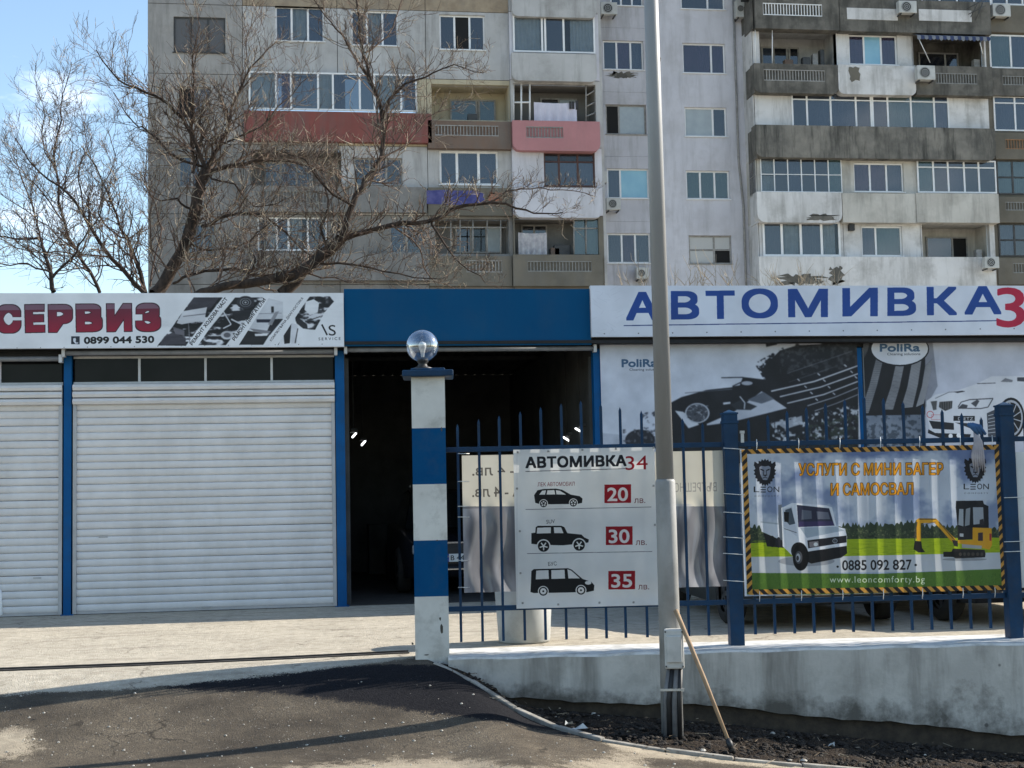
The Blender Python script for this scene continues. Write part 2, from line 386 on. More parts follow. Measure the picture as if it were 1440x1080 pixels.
def kerb_side(px, py):                     # >0: to the left of / below the kerb in plan (driveway side), world distance
    best = None
    for a, b in zip(KW, KW[1:]):
        abx, aby = b.x-a.x, b.y-a.y; t = max(0, min(1, ((px-a.x)*abx+(py-a.y)*aby)/(abx*abx+aby*aby)))
        dx, dy = px-a.x-t*abx, py-a.y-t*aby; d = math.hypot(dx, dy); s_ = abx*dy-aby*dx
        if best is None or d < best[0]: best = (d, -1 if s_ > 0 else 1)
    return best[0]*best[1]
def grid_axis(lo, a, b, hi, st, big):
    r = []; x = lo
    while x < a: r.append(x); x += big
    x = a
    while x < b: r.append(x); x += st
    x = b
    while x <= hi: r.append(x); x += big
    return r
xs = grid_axis(-60, -5.4, 8.0, 60, .06, 3.0); ts = [0, .03]+[.06*i for i in range(1, 80)]+[4.8+.5*i for i in range(0, 40)]+[25+4*i for i in range(10)]
vs = []; az = {k: [] for k in ('conc', 'fresh_shade', 'sand', 'dirt')}
for t in ts:
    for x in xs:
        y = Yf(x)-t; z = gz(x, y)
        ks = kerb_side(x, y) if (x > .6 and t < 6) else (1 if x < 1 else (-1 if t < 1.5 else 1))
        near = t < 6 and -6 < x < 9
        dr = 0
        if ks < 0 and x > 1.05:
            dr = sstep(0, -.08, ks)
            if near: z += (.035*math.sin(x*9+1.3*math.sin(y*7))*math.sin(y*11+x*3)+.03*(random.random()-.5))*sstep(0, -.25, ks)*sstep(.4, .7, t) - .02
        vs.append((x, y, z))
        qx, qy = proj((x, y, z)) if y > 2 else (720, 2000)
        edge = interp(qx, [-400, 0, 200, 420, 560, 640], [1000, 978, 966, 945, 927, 917])
        az['conc'].append(max(0, min(1, .5+(edge-qy)/14)))
        f = sstep(-120, 120, qx)*sstep(925, 945, qy)*(1-sstep(interp(qx, [0, 400, 700, 900], [950, 962, 1000, 1040]), interp(qx, [0, 400, 700, 900], [975, 990, 1030, 1068]), qy))  # new asphalt zone, its lower edge cut to the fence's cast shadow
        az['fresh_shade'].append(f*(.62+.38*sstep(150, 400, qx)))
        sd_ = .75*sstep(1046, 1085, qy)*math.exp(-((qx-560)/230)**2) + .8*math.exp(-((qx-10)/60)**2-((qy-1045)/28)**2) + .85*math.exp(-(ks/.22)**2)*sstep(800, 900, qx)*sstep(1010, 1050, qy) + .5*math.exp(-((qx-880)/90)**2-((qy-1075)/22)**2)
        az['sand'].append(min(1, sd_) if near else .2)
        az['dirt'].append(dr)
nx = len(xs); fs = [(j*nx+i, (j+1)*nx+i, (j+1)*nx+i+1, j*nx+i+1) for j in range(len(ts)-1) for i in range(nx-1)]
me = bpy.data.meshes.new('driveway'); me.from_pydata(vs, [], fs); me.materials.append(GM)
for k, v in az.items(): a = me.attributes.new(k, 'FLOAT', 'POINT'); a.data.foreach_set('value', v)
me.polygons.foreach_set('use_smooth', [True]*len(fs))
tagp(link_mesh('driveway', me), kind='structure')
# yard behind the fence line, flat
def flat_ground(name, pts, z, cv):
    me = bpy.data.meshes.new(name); me.from_pydata([(x, y, z) for x, y in pts], [], [tuple(range(len(pts)))]); me.materials.append(GM)
    for k in ('conc', 'fresh_shade', 'sand', 'dirt'): a = me.attributes.new(k, 'FLOAT', 'POINT'); a.data.foreach_set('value', [cv.get(k, 0)]*len(pts))
    return tagp(link_mesh(name, me), kind='structure')
flat_ground('yard', [(-60, Yf(-60)), (60, Yf(60)), (60, 30), (-60, 30)], 0, {'conc': 1})
flat_ground('ground', [(-900, 30), (900, 30), (900, 1800), (-900, 1800)], 0, {'conc': 1})
flat_ground('far_ground', [(-900, -900), (900, -900), (900, 1800), (-900, 1800)], -1.6, {'conc': 1})

YG = 18.7
concrete_l = mat('kerb_concrete', (.36, .335, .29), (.20, .185, .16), 7, .9, bump=.25, bscale=70, dirt=.7, dirtc=(.09, .08, .065), dscale=2.5)
# dark groove of the sliding gate and the row of stones beside it
mtrack = mat('rust_steel', (.05, .045, .04), (.02, .018, .017), 8, .8)
q = MB().mat(mtrack)
pts = [G(-160, 948.5), G(0, 943.5), G(200, 936), G(400, 927), G(575, 918.5)]
for a, b in zip(pts, pts[1:]):
    d = (b-a).normalized(); n = Vector((-d.y, d.x, 0)); q.obox((a+b)/2+Vector((0, 0, .004)), (b-a)/2, n*.028, (0, 0, .006))
    q.obox((a+b)/2+Vector((0, 0, .012))+n*.035, (b-a)/2, n*.006, (0, 0, .012))
tagp(q.build('gate_rail', loc=pts[2]), 'long thin steel sliding gate rail set in the concrete before the garage', 'gate rail')
# kerb of individual edging stones
def resample(pts, st):
    out = [pts[0]]; acc = 0
    for a, b in zip(pts, pts[1:]):
        l = (b-a).length; p = st-acc
        while p < l: out.append(a.lerp(b, p/l)); p += st
        acc = l-(p-st)
    return out
kp = resample(KW, .5)
kr = empty('kerb', kp[0], 'curved line of narrow concrete kerb stones between the asphalt and the soil bed', 'kerb')
for a, b in zip(kp, kp[1:]):
    d = (b-a).normalized(); n = Vector((-d.y, d.x, 0)).normalized(); q = MB().mat(concrete_l)
    up = random.uniform(-.006, .008)
    q.obox((a+b)/2+Vector((0, 0, up-.05)), (b-a)/2*.985+n*random.uniform(-.004, .004), n*.027, (0, 0, .07)); q.build('kerb_stone', kr, bevel=.008)
# pebbles and clods
def blob(q, c, r, sq=.6):
    k = 6; vs = []
    for j, (rr, zz) in enumerate(((.0, -1), (.8, -.4), (1, .1), (.55, .8), (0, 1))):
        for i in range(k if rr else 1):
            a = 2*pi*i/k+j*.4; f = r*random.uniform(.7, 1.25); vs.append((c[0]+cos(a)*rr*f, c[1]+sin(a)*rr*f, c[2]+zz*r*sq))
    f = [(0, 1+(i+1) % k, 1+i) for i in range(k)]
    for a in (1, 1+k): f += [(a+i, a+(i+1) % k, a+k+(i+1) % k, a+k+i) for i in range(k)]
    t = 1+3*k; f += [(1+2*k+i, 1+2*k+(i+1) % k, t) for i in range(k)]
    q.add(vs, f, False)
mpeb = mat('pale_stone', (.52, .49, .43), (.3, .28, .24), 40, .9)
q = MB().mat(mpeb)
for i in range(300):
    px = random.uniform(-40, 1000); py = random.uniform(1005, 1090) if random.random() < .8 else random.uniform(950, 1000)
    p = G(px, py)
    if kerb_side(p.x, p.y) > .05: blob(q, (p.x, p.y, p.z+.002), random.choice([.003, .003, .004, .004, .005, .006, .008, .012]))
tagp(q.build('pebbles', loc=G(500, 1040)), kind='stuff')
msoil = mat('soil', (.030, .023, .018), (.013, .010, .008), 14, .95, bump=.4, bscale=80)
msoil2 = mat('soil_dry', (.085, .068, .052), (.04, .032, .025), 20, .95)
q = MB()
for i in range(9000):
    x = random.uniform(1.2, 8); t = random.uniform(.5, 2.9); y = Yf(x)-t
    ks = kerb_side(x, y)
    if ks > -.03: continue
    q.mat(msoil if random.random() < .94 else msoil2)
    if random.random() < .006: q.mat(mpeb)
    blob(q, (x, y, gz(x, y)-.004), random.choice([.006, .007, .009, .011, .014, .02, .026])*(1 if random.random() < .98 else 1.6), random.uniform(.35, .8))
tagp(q.build('soil_clods', loc=(3.5, 11.5, -.5)), kind='stuff')
# dry leaves and twigs fallen in the bed and along the kerb
mleaf = mat('dry_leaf', (.16, .11, .065), (.07, .05, .03), 30, .9); mleaf2 = mat('pale_leaf', (.34, .29, .21), (.2, .16, .11), 30, .9); q = MB()
for i in range(420):
    x = random.uniform(1.1, 7.5); t = random.uniform(.5, 2.7); y = Yf(x)-t
    if kerb_side(x, y) > .15: continue
    q.mat(mleaf if random.random() < .75 else mleaf2); a = random.uniform(0, 6.28); r = random.uniform(.008, .024); c = Vector((x, y, gz(x, y)+random.uniform(.012, .03)))
    if random.random() < .35: q.obox(c, (cos(a)*r*2.6, sin(a)*r*2.6, random.uniform(-.01, .01)), (-sin(a)*.002, cos(a)*.002, 0), (0, 0, .002))
    else: q.add([c+Vector((cos(a)*r, sin(a)*r, .004)), c+Vector((-sin(a)*r*.5, cos(a)*r*.5, random.uniform(-.004, .012))), c-Vector((cos(a)*r, sin(a)*r, 0)), c+Vector((sin(a)*r*.5, -cos(a)*r*.5, random.uniform(-.004, .012)))], [(0, 1, 2, 3)])
tagp(q.build('dry_leaves', loc=(3.5, 11.5, -.5)), kind='stuff')
# litter: torn pale plastic in the bed
mlit = mat('torn_plastic', (.55, .55, .52), (.4, .4, .38), 12, .5)
for px, py, r in ((812, 1028, .06), (800, 1022, .04), (1170, 1052, .035)):
    c = G(px, py, .02); q = MB().mat(mlit); k = 7
    vs = [c]+[c+Vector((cos(2*pi*i/k)*r*random.uniform(.5, 1.4), sin(2*pi*i/k)*r*.7*random.uniform(.5, 1.3), random.uniform(-.01, .035))) for i in range(k)]
    q.add(vs, [(0, 1+i, 1+(i+1) % k) for i in range(k)])
    tagp(q.build('litter', loc=c), {812: 'larger crumpled scrap of pale plastic lying in soil beside the curved kerb', 800: 'smaller pale plastic scrap touching the crumpled one near the kerb', 1170: 'small pale plastic scrap in the soil right of the leaning wooden pole'}[px], 'litter')

# ================================================================ RETAINING WALL
def plaster_wall():
    m = mat('stained_plaster', (.54, .515, .47), (.42, .40, .365), 2, .9, bump=.3, bscale=30, streak=.75, streakc=(.14, .13, .112), dirt=.4, dirtc=(.15, .14, .12), dscale=1.5)
    nt = m.node_tree; N = nt.nodes.new; L = nt.links.new; b = nt.nodes['Principled BSDF']; src = b.inputs['Base Color'].links[0].from_socket
    at = N('ShaderNodeAttribute'); at.attribute_name = 'splash'; g = N('ShaderNodeNewGeometry'); n = N('ShaderNodeTexNoise'); n.inputs['Scale'].default_value = 2.6; n.inputs['Detail'].default_value = 9; n.inputs['Roughness'].default_value = .68; L(g.outputs['Position'], n.inputs[0])
    ad = N('ShaderNodeMath'); ad.operation = 'MULTIPLY_ADD'; L(n.outputs[0], ad.inputs[0]); ad.inputs[1].default_value = 2.2; L(at.outputs['Fac'], ad.inputs[2])
    mr = N('ShaderNodeMapRange'); L(ad.outputs[0], mr.inputs[0]); mr.inputs[1].default_value = 1.75; mr.inputs[2].default_value = 2.2; mr.inputs[4].default_value = .88
    mx = N('ShaderNodeMixRGB'); L(mr.outputs[0], mx.inputs[0]); L(src, mx.inputs[1]); mx.inputs[2].default_value = (.075, .068, .056, 1); L(mx.outputs[0], b.inputs['Base Color'])
    vr = N('ShaderNodeTexVoronoi'); vr.inputs['Scale'].default_value = 3.2; L(g.outputs['Position'], vr.inputs[0]); m2 = N('ShaderNodeMapRange'); L(vr.outputs['Distance'], m2.inputs[0]); m2.inputs[1].default_value = .075; m2.inputs[2].default_value = .05; m2.inputs[4].default_value = .75
    m3 = N('ShaderNodeMixRGB'); L(m2.outputs[0], m3.inputs[0]); L(mx.outputs[0], m3.inputs[1]); m3.inputs[2].default_value = (.06, .055, .048, 1); L(m3.outputs[0], b.inputs['Base Color'])
    return m
mw = plaster_wall(); mwt = mat('whitewash_top', (.62, .61, .58), (.5, .49, .46), 6, .85, bump=.2, bscale=50, dirt=.4, dirtc=(.2, .19, .17), dscale=6)
mfound = mat('footing', (.07, .055, .04), (.035, .028, .022), 9, .95, bump=.4, bscale=30)
def wall_strip():
    q = MB().mat(mw); n = 90; L_ = 9.5; f = []; 
    for i in range(n+1):
        a = FA+FT*(L_*i/n+.02)+FN*.32; c = a-FN*.75; zb = gz(c.x, c.y-.05)-.45
        # ragged lower skirt: lower part of the render steps back a little
        zs = interp(c.x, [1.0, 1.64, 3.45, 4.6, 6.1, 9, 20], [-.08, -.33, -.45, -.59, -.77, -1.0, -1.0])+.010*math.sin(i*.37)+.006*math.sin(i*2.3)+.004*math.sin(i*1.1)
        w = .005*math.sin(i*.9)
        f.append([a+Vector((0, 0, -.6)), a+Vector((0, 0, .012)), a-FN*.02+Vector((0, 0, .02)), c+FN*.015+Vector((0, 0, .018+w)), c+Vector((0, 0, .0+w)), c+FN*.004+Vector((0, 0, zs)), c+FN*.07+Vector((0, 0, zs-.012)), c+FN*.08+Vector((0, 0, zb))])
    for i in range(n):
        for k in range(7):
            q.mat(mwt if k in (1, 2, 3) else (mfound if k >= 5 else mw)); q.add([f[i][k], f[i+1][k], f[i+1][k+1], f[i][k+1]], [(0, 3, 2, 1)], False)
    q.add(f[0], [tuple(range(8))]); q.add(f[-1], [tuple(range(7, -1, -1))])
    o = q.build('retaining_wall', loc=FA); a_ = o.data.attributes.new('splash', 'FLOAT', 'POINT')
    a_.data.foreach_set('value', [max(0, min(1, -v[2]/-interp(v[0], [1.0, 1.64, 3.45, 4.6, 6.1, 9], [-.08, -.33, -.45, -.59, -.77, -1.0]))) for v in q.v]); return o
tagp(wall_strip(), 'low stained whitewashed wall under the blue fence above the soil bed', 'wall')

# ================================================================ GATE PILLAR AND GLOBE LAMP
mwhite = mat('pillar_white', (.66, .64, .59), (.55, .53, .485), 3, .75, bump=.15, bscale=40, dirt=.5, dirtc=(.30, .28, .24), dscale=5)
mblue = mat('pillar_blue', (.001, .058, .165), (.002, .068, .18), 3, .75, bump=.15, bscale=40, spec=.1, dirt=.25, dirtc=(.04, .08, .13), dscale=7)
mblued = mat('fence_blue', (.003, .036, .092), (.004, .026, .062), 5, .5, spec=.25, bump=.05, bscale=60, dirt=.35, dirtc=(.03, .04, .05), dscale=9)
mblues = mat('steel_blue_paint', (.001, .085, .25), (.001, .07, .21), 2, .5, spec=.15, dirt=.25, dirtc=(.02, .04, .07), dscale=5)
mchip = mat('bare_cement', (.10, .09, .075), (.06, .055, .045), 20, .95)
pc = Vector((1.075, 12.50, 0)); ax = FT; ay = FN; pw = .146
pil = empty('gate_pillar', pc, 'square gate pillar painted in white and blue bands at the driveway edge', 'pillar')
zof = lambda py: PP(600, py, pc-FN*pw, FN).z
zl = [zof(y) for y in (928, 839, 760, 681, 602, 530)]; zl[0] = -.12
for i in range(5):
    q = MB().mat(mwhite if i % 2 == 0 else mblue); q.obox(pc+Vector((0, 0, (zl[i]+zl[i+1])/2)), ax*pw, ay*pw, (0, 0, (zl[i+1]-zl[i])/2)); q.build('painted_band', pil)
q = MB().mat(mblued); z0 = zl[5]; q.obox(pc+Vector((0, 0, z0+.0285)), ax*.222, ay*.222, (0, 0, .028)); q.obox(pc+Vector((0, 0, z0+.068)), ax*.15, ay*.15, (0, 0, .011)); q.build('cap', pil, bevel=.01)
for px, py, w_, h_ in ((621, 884, .020, .05), (619, 870, .010, .02), (580, 905, .012, .018), (621, 604, .008, .03), (577, 684, .008, .015), (600, 921, .03, .008), (615, 760, .012, .006)):
    c_ = PP(px, py, pc-FN*(pw+.001), FN); q = MB().mat(mchip); n = 8
    q.add([c_+FT*cos(2*pi*i/n)*w_*random.uniform(.5, 1)+Vector((0, 0, sin(2*pi*i/n)*h_*random.uniform(.5, 1))) for i in range(n)], [tuple(range(n))]); q.build('chip', pil)
ztop = z0+.079
gl = empty('globe_lamp', pc+Vector((-.045, 0, ztop)), 'clear glass globe lamp standing on top of the banded gate pillar', 'lamp')
gc = pc+Vector((-.045, 0, ztop)); rg = .143
mdark = mat('dark_plastic', (.03, .03, .032), (.02, .02, .02), 10, .5)
q = MB().mat(mdark); q.lathe(gc, [(0, 0), (.085, 0), (.085, .012), (.045, .025), (.035, .05), (.05, .065), (.055, .085), (.0, .085)], 24); q.build('base', gl)
ball = gc+Vector((0, 0, .065+rg)); q = MB()
gm, gnt, gb = nodes('globe_glass'); gb.inputs['Base Color'].default_value = (.9, .92, .95, 1); gb.inputs['Roughness'].default_value = .02; gb.inputs['Specular IOR Level'].default_value = .9
tt = gnt.nodes.new('ShaderNodeBsdfTransparent'); tt.inputs[0].default_value = (.72, .74, .76, 1); ms = gnt.nodes.new('ShaderNodeMixShader')
fr = gnt.nodes.new('ShaderNodeLayerWeight'); fr.inputs[0].default_value = .45; mr = gnt.nodes.new('ShaderNodeMapRange'); mr.inputs[3].default_value = .2; mr.inputs[4].default_value = .8
gg = gnt.nodes.new('ShaderNodeBsdfGlossy'); gg.inputs[0].default_value = (.8, .84, .9, 1); gg.inputs[1].default_value = .03
gnt.links.new(fr.outputs['Facing'], mr.inputs[0]); gnt.links.new(mr.outputs[0], ms.inputs[0]); gnt.links.new(tt.outputs[0], ms.inputs[1]); gnt.links.new(gg.outputs[0], ms.inputs[2]); gnt.links.new(ms.outputs[0], gnt.nodes['Material Output'].inputs[0])
q.mat(gm); q.lathe(ball, [(rg*sin(a), -rg*cos(a)) for a in [pi*i/18 for i in range(2, 19)]], 32); q.build('globe', gl)
q = MB().mat(mat('bulb_white', (.9, .9, .88), (.85, .85, .83), 4, .2)); q.lathe(ball+Vector((0, 0, -.06)), [(.014, -.04), (.018, 0), (.03, .035), (.036, .06), (.03, .085), (0, .1)], 16); q.build('bulb', gl)

# ================================================================ FENCE
def fp(px, py, off=0): return PP(px, py, FA-FN*off, FN)      # a point of the fence plane (off = towards the street)
fence = empty('steel_fence', FA, 'blue steel picket fence with arched spear tips on the low wall', 'fence')
def fbar(name, a, b, w, d, m=mblued, tip=False, taper=0):
    """upright square bar from a up to b"""
    q = MB().mat(m); a = Vector(a); h = b.z-a.z
    q.obox(a+Vector((0, 0, h/2)), FT*w/2, FN*d/2, (0, 0, h/2))
    if tip:
        t = a+Vector((0, 0, h)); v = [t+FT*i*w/2+FN*j*d/2 for i, j in ((-1,-1),(1,-1),(1,1),(-1,1))]+[t+Vector((0, 0, .035))]
        q.add(v, [(0, 1, 4), (1, 2, 4), (2, 3, 4), (3, 0, 4)])
    return q.build(name, fence)
ZR1 = fp(820, 852).z; ZR2 = fp(820, 629).z
def rail(pa, pb, z, h=.045, name='rail'):
    a = fp(pa, 700); b = fp(pb, 700); a = Vector((a.x, a.y, z)); b = Vector((b.x, b.y, z)); q = MB().mat(mblued)
    q.obox((a+b)/2, (b-a)/2, FN*.016, (0, 0, h/2)); q.build(name, fence, bevel=.004)
bays = [(624, 1017, [645, 675, 704, 734, 763, 792, 820, 848, 875, 905, 935, 963, 991], [596, 589, 584, 578, 572, 567, 563, 567, 572, 577, 583, 588, 594]),
        (1040, 1407, [1056+27.4*i for i in range(13)], [589, 583, 577, 572, 566, 561, 556, 559, 564, 569, 575, 580, 586]),
        (1428, 1815, [1446+27.6*i for i in range(13)], [589, 583, 577, 572, 566, 561, 556, 559, 564, 569, 575, 580, 586])]
for a, b, xp, yp in bays:
    rail(a, b, ZR1); rail(a, b, ZR2)
    for x, y in zip(xp, yp):
        p = fp(x, 700); top = fp(x, y).z; zb = ZR1-.29
        fbar('picket', (p.x, p.y, zb), Vector((p.x, p.y, top-.035)), .023, .023, tip=True)
for x, y in ((1029, 583), (1417.5, 572), (1825, 566)):
    p = fp(x, 700); fbar('post', (p.x, p.y, .018), Vector((p.x, p.y, fp(x, y).z)), .125, .125)
    q = MB().mat(mblued); t = Vector((p.x, p.y, fp(x, y).z)); q.obox(t-Vector((0, 0, .07)), FT*.07, FN*.07, (0, 0, .012))
    q.obox(t+Vector((0, 0, .008)), FT*.07, FN*.07, (0, 0, .008))
    v = [t+Vector((0, 0, .016))+FT*i*.06+FN*j*.06 for i, j in ((-1,-1),(1,-1),(1,1),(-1,1))]+[t+Vector((0, 0, .045))]; q.add(v, [(0, 1, 4), (1, 2, 4), (2, 3, 4), (3, 0, 4)])
    q.build('post_cap', fence)['kind'] = 'stuff'

# ================================================================ BANNERS ON THE FENCE
PN = FN
def tie(parent, a, b, m=None, r=.0035):
    q = MB().mat(m or mat('tie_white', (.7, .7, .68), (.6, .6, .58), 5, .5)); q.tube([a, (Vector(a)+Vector(b))/2-FN*.01, b], r, 5); return q.build('cable_tie', parent)
# --- price list
pl = Plane(724, 630.5, 923.5, 853.5, FA-FN*.045, FN)
pl.n = FN
cv = Canvas('price_print', pl.uv, (724, 630, 924, 854), 3.4, (232, 231, 228))
sl = -.012
cv.text('АВТОМИВКА', 739, 658.5, 881, 16, (28, 30, 36), .045, -3, space=1.04, square=True)
cv.text('34', 880, 661, 911, 20.5, (150, 18, 34), .0, -1)
cv.line([(739, 663), (881, 659)], .9, (60, 62, 70))
for yb, t_, x0, x1, c_ in ((684, 'ЛЕК АВТОМОБИЛ', 756, 808, (120, 40, 44)), (736.5, 'SUV', 768.5, 780.5, (60, 60, 64)), (796, 'БУС', 771, 783, (60, 60, 64))): cv.text(t_, x0, yb, x1, 5.6, c_, 0.01, -1)
for a, b in (((739, 716.5), (916, 713)), ((741, 778.5), (917, 775.5))): cv.line([a, b], .7, (70, 70, 76))
for x0, y0, t_ in ((850, 681.5, '20'), (852, 740.5, '30'), (855.5, 803, '35')):
    cv.rect(x0, y0, x0+37.5, y0+26, (152, 16, 32), sl=sl); cv.text(t_, x0+4, y0+23.5, x0+33.5, 20.5, (232, 226, 224), .035, -.4)
    cv.text('лв.', x0+42, y0+26, x0+57.5, 8.5*1.0, (110, 44, 48), .0, -.3)
BLK = (22, 23, 26); WH = (232, 231, 228)
def tf(pts, x, y): return [(a/2.92+600+x, b/2.92+560+y) for a, b in pts]     # from an enlarged crop
def wheels(cx, cy, r, rim, spokes=5):
    cv.ell(cx, cy, r*1.22, r*1.22, WH); cv.ell(cx, cy, r, r, BLK); cv.ell(cx, cy, r*.72, r*.72, WH if rim else BLK)
    for k in range(spokes): a = 2*pi*k/spokes+.3; cv.line([(cx, cy), (cx+cos(a)*r*.72, cy+sin(a)*r*.72)], r*.22, BLK if rim else WH)
    cv.ell(cx, cy, r*.22, r*.22, BLK if rim else WH)
cv.poly(tf([(441,398),(455,378),(478,373),(530,371),(556,376),(592,396),(628,402),(640,412),(638,430),(620,434),(470,436),(446,430)], 0, 0), BLK)
cv.poly(tf([(462,396),(474,380),(490,378),(486,396)], 0, 0), WH); cv.poly(tf([(492,396),(496,378),(524,377),(528,395)], 0, 0), WH); cv.poly(tf([(533,395),(530,377),(548,380),(573,396)], 0, 0), WH)
wheels(764.4, 708.2, 5.1, True, 5); wheels(806.3, 707.2, 5.1, True, 5)
cv.poly(tf([(430,554),(446,552),(448,530),(456,524),(554,524),(566,530),(578,554),(636,560),(648,572),(666,580),(664,592),(646,596),(560,604),(470,602),(448,600),(430,598)], 0, 0), BLK)
cv.poly(tf([(454,532),(510,530),(510,554),(452,556)], 0, 0), WH); cv.poly(tf([(522,530),(552,530),(562,554),(524,554)], 0, 0), WH)
wheels(764.5, 768, 8.0, False, 5); wheels(814.5, 766.5, 8.0, False, 5)
cv.poly(tf([(430,710),(440,702),(580,698),(596,704),(640,742),(676,754),(688,768),(686,790),(660,796),(440,800),(426,796),(428,760)], 0, 0), BLK)
cv.poly(tf([(450,708),(500,706),(502,742),(448,744)], 0, 0), WH); cv.poly(tf([(512,706),(566,704),(568,740),(512,742)], 0, 0), WH); cv.poly(tf([(578,702),(594,708),(630,740),(582,740)], 0, 0), WH)
cv.ell(827, 819.5, 4.5, 2.6, WH)
wheels(764, 831.5, 6.2, True, 0); wheels(817, 830, 6.2, True, 0)
cv.line([(727, 633), (727, 850)], .8, (205, 205, 205)); 
pm = imgmat('price_vinyl', cv.image(), .5, .38)
def foldp(u, v): return .006*math.sin(u*26)*sstep(.3, .8, v)+.004*math.sin(v*7+u*3)
price = tagp(pl.sheet('price_banner', pm, 60, 30, foldp), 'white price list banner with three black vehicle silhouettes and red price squares', 'banner')
meye = mat('eyelet_metal', (.35, .35, .34), (.2, .2, .2), 10, .4, metal=.6)
for x, y in ((728, 636), (771, 634.5), (819, 632.5), (866, 631), (919, 629.5), (727, 687), (731, 747), (732, 806), (735, 848), (785, 850), (843, 847.5), (891, 847), (919, 683), (921, 738)):
    p = PP(x, y, FA-FN*.056, FN); q = MB().mat(meye)
    q.obox(p, FT*.009, FN*.003, (0, 0, .009)); q.build('eyelet', price, bevel=.003)
# --- excavator services banner
lp = Plane(1043.5, 628.5, 1409.5, 834, FA-FN*.055, FN)
cv = Canvas('services_print', lp.uv, (1043, 628, 1410, 834), 3.0, (120, 135, 160))
def Z3(x, y): return (x/2.88+940, y/2.88+560)
# sky with clouds
n1 = cv.noise(7, 4, 5, 5); yy = np.linspace(0, 1, cv.H)[:, None]*np.ones((1, cv.W))
cv.a[:] = np.array(srgb((88, 104, 142)))*(1-yy[..., None])+np.array(srgb((150, 164, 182)))*yy[..., None]
cl = np.clip((n1-.44+.10*np.sin(yy*5))*6, 0, 1); cv.maskblend(cl*.85, (196, 202, 208))
# grass, treeline, road
hz = lambda x: 753+(x-1050)*.006
tl = [(1049, 772)]
random.seed(3)
for x in range(1050, 1406, 2): tl.append((x, 742-2*math.sin(x*.03)+random.uniform(-4, 4)-(6 if 1180 < x < 1300 else 0)))
tl += [(1406, 772)]
cv.poly(tl, (38, 48, 34))
for _ in range(900):
    x = random.uniform(1050, 1406); y = random.uniform(744, 758); cv.ell(x, y, random.uniform(.6, 1.8), random.uniform(.6, 1.6), random.choice([(26, 34, 26), (58, 70, 44), (76, 82, 56), (44, 54, 38)]), .8, 6)
cv.poly([(1049, 764), (1200, 758), (1406, 756), (1408, 790), (1050, 788)], (136, 158, 22))
for _ in range(700):
    x = random.uniform(1050, 1406); y = random.uniform(760, 782); cv.line([(x, y), (x+random.uniform(3, 12), y-.3)], .6, random.choice([(112, 136, 16), (156, 176, 40), (98, 122, 22)]), .5)
cv.poly([(1050, 783), (1200, 782), (1406, 777), (1409, 802), (1050, 807)], (178, 182, 186))
cv.poly([(1050, 805.5), (1230, 807), (1409, 800), (1412, 836), (1050, 836)], (66, 98, 34))
for _ in range(900):
    x = random.uniform(1050, 1408); y = random.uniform(808, 832); cv.line([(x, y), (x+random.uniform(-1, 1), y-random.uniform(1, 3))], .7, random.choice([(52, 82, 28), (86, 116, 44), (44, 70, 30)]), .6)
# truck
def zp(pts): return [Z3(*p) for p in pts]
cv.ell(*Z3(560, 660), 40, 7, (90, 92, 98), .5)
cv.poly(zp([(444,432),(458,430),(460,600),(446,598)]), (70, 78, 88))
cv.poly(zp([(372,498),(446,510),(450,572),(376,540)]), (196, 202, 210)); cv.poly(zp([(372,498),(446,506),(446,512),(372,504)]), (150, 160, 168))
cv.poly(zp([(384,546),(470,580),(470,606),(398,600)]), (24, 24, 26)); cv.ell(*Z3(420, 580), 4, 8, (16, 16, 18)); cv.ell(*Z3(446, 584), 3.4, 7.5, (30, 30, 34))
cv.poly(zp([(456,444),(500,424),(640,434),(664,442),(682,520),(716,528),(724,560),(722,628),(600,650),(500,636),(462,600)]), (212, 216, 222))
cv.poly(zp([(464,448),(500,438),(516,520),(520,560),(468,520)]), (188, 194, 204))
cv.poly(zp([(520,432),(652,446),(674,516),(526,522)]), (34, 36, 52)); cv.poly(zp([(540,452),(580,456),(582,488),(538,492)]), (86, 92, 104), .8); cv.poly(zp([(600,458),(648,462),(656,490),(604,490)]), (92, 98, 112), .8)
cv.poly(zp([(528,500),(668,498),(674,516),(528,522)]), (54, 44, 84), .7)
cv.poly(zp([(472,452),(498,444),(514,508),(490,514),(470,492)]), (60, 70, 80)); cv.poly(zp([(466,460),(488,462),(486,502),(468,500)]), (14, 14, 16))
cv.poly(zp([(532,524),(680,520),(712,536),(560,566)]), (150, 164, 176)); cv.line(zp([(468,528),(520,545)]), .8, (60, 60, 64))
cv.poly(zp([(562,576),(722,556),(722,584),(566,608)]), (26, 26, 30)); cv.poly(zp([(570,582),(608,578),(610,600),(572,604)]), (120, 110, 110)); cv.ell(*Z3(598, 592), 3, 2.8, (226, 226, 220))
cv.ring(*Z3(676, 578), 3.4, .9, (150, 155, 160)); cv.line(zp([(676,570),(676,586)]), .7, (150, 155, 160)); cv.poly(zp([(636,604),(676,598),(676,608),(636,614)]), (190, 194, 198))
cv.poly(zp([(560,622),(722,598),(724,628),(700,646),(580,670),(556,660)]), (20, 20, 22))
cv.ell(*Z3(528, 618), 11, 12, (22, 22, 24)); cv.ell(*Z3(536, 644), 11.2, 19, (14, 14, 16)); cv.ell(*Z3(528, 645), 5, 9, (60, 62, 66)); cv.ell(*Z3(526, 646), 3, 6, (160, 164, 170)); cv.ell(*Z3(524, 648), 1.8, 3.6, (40, 40, 44))
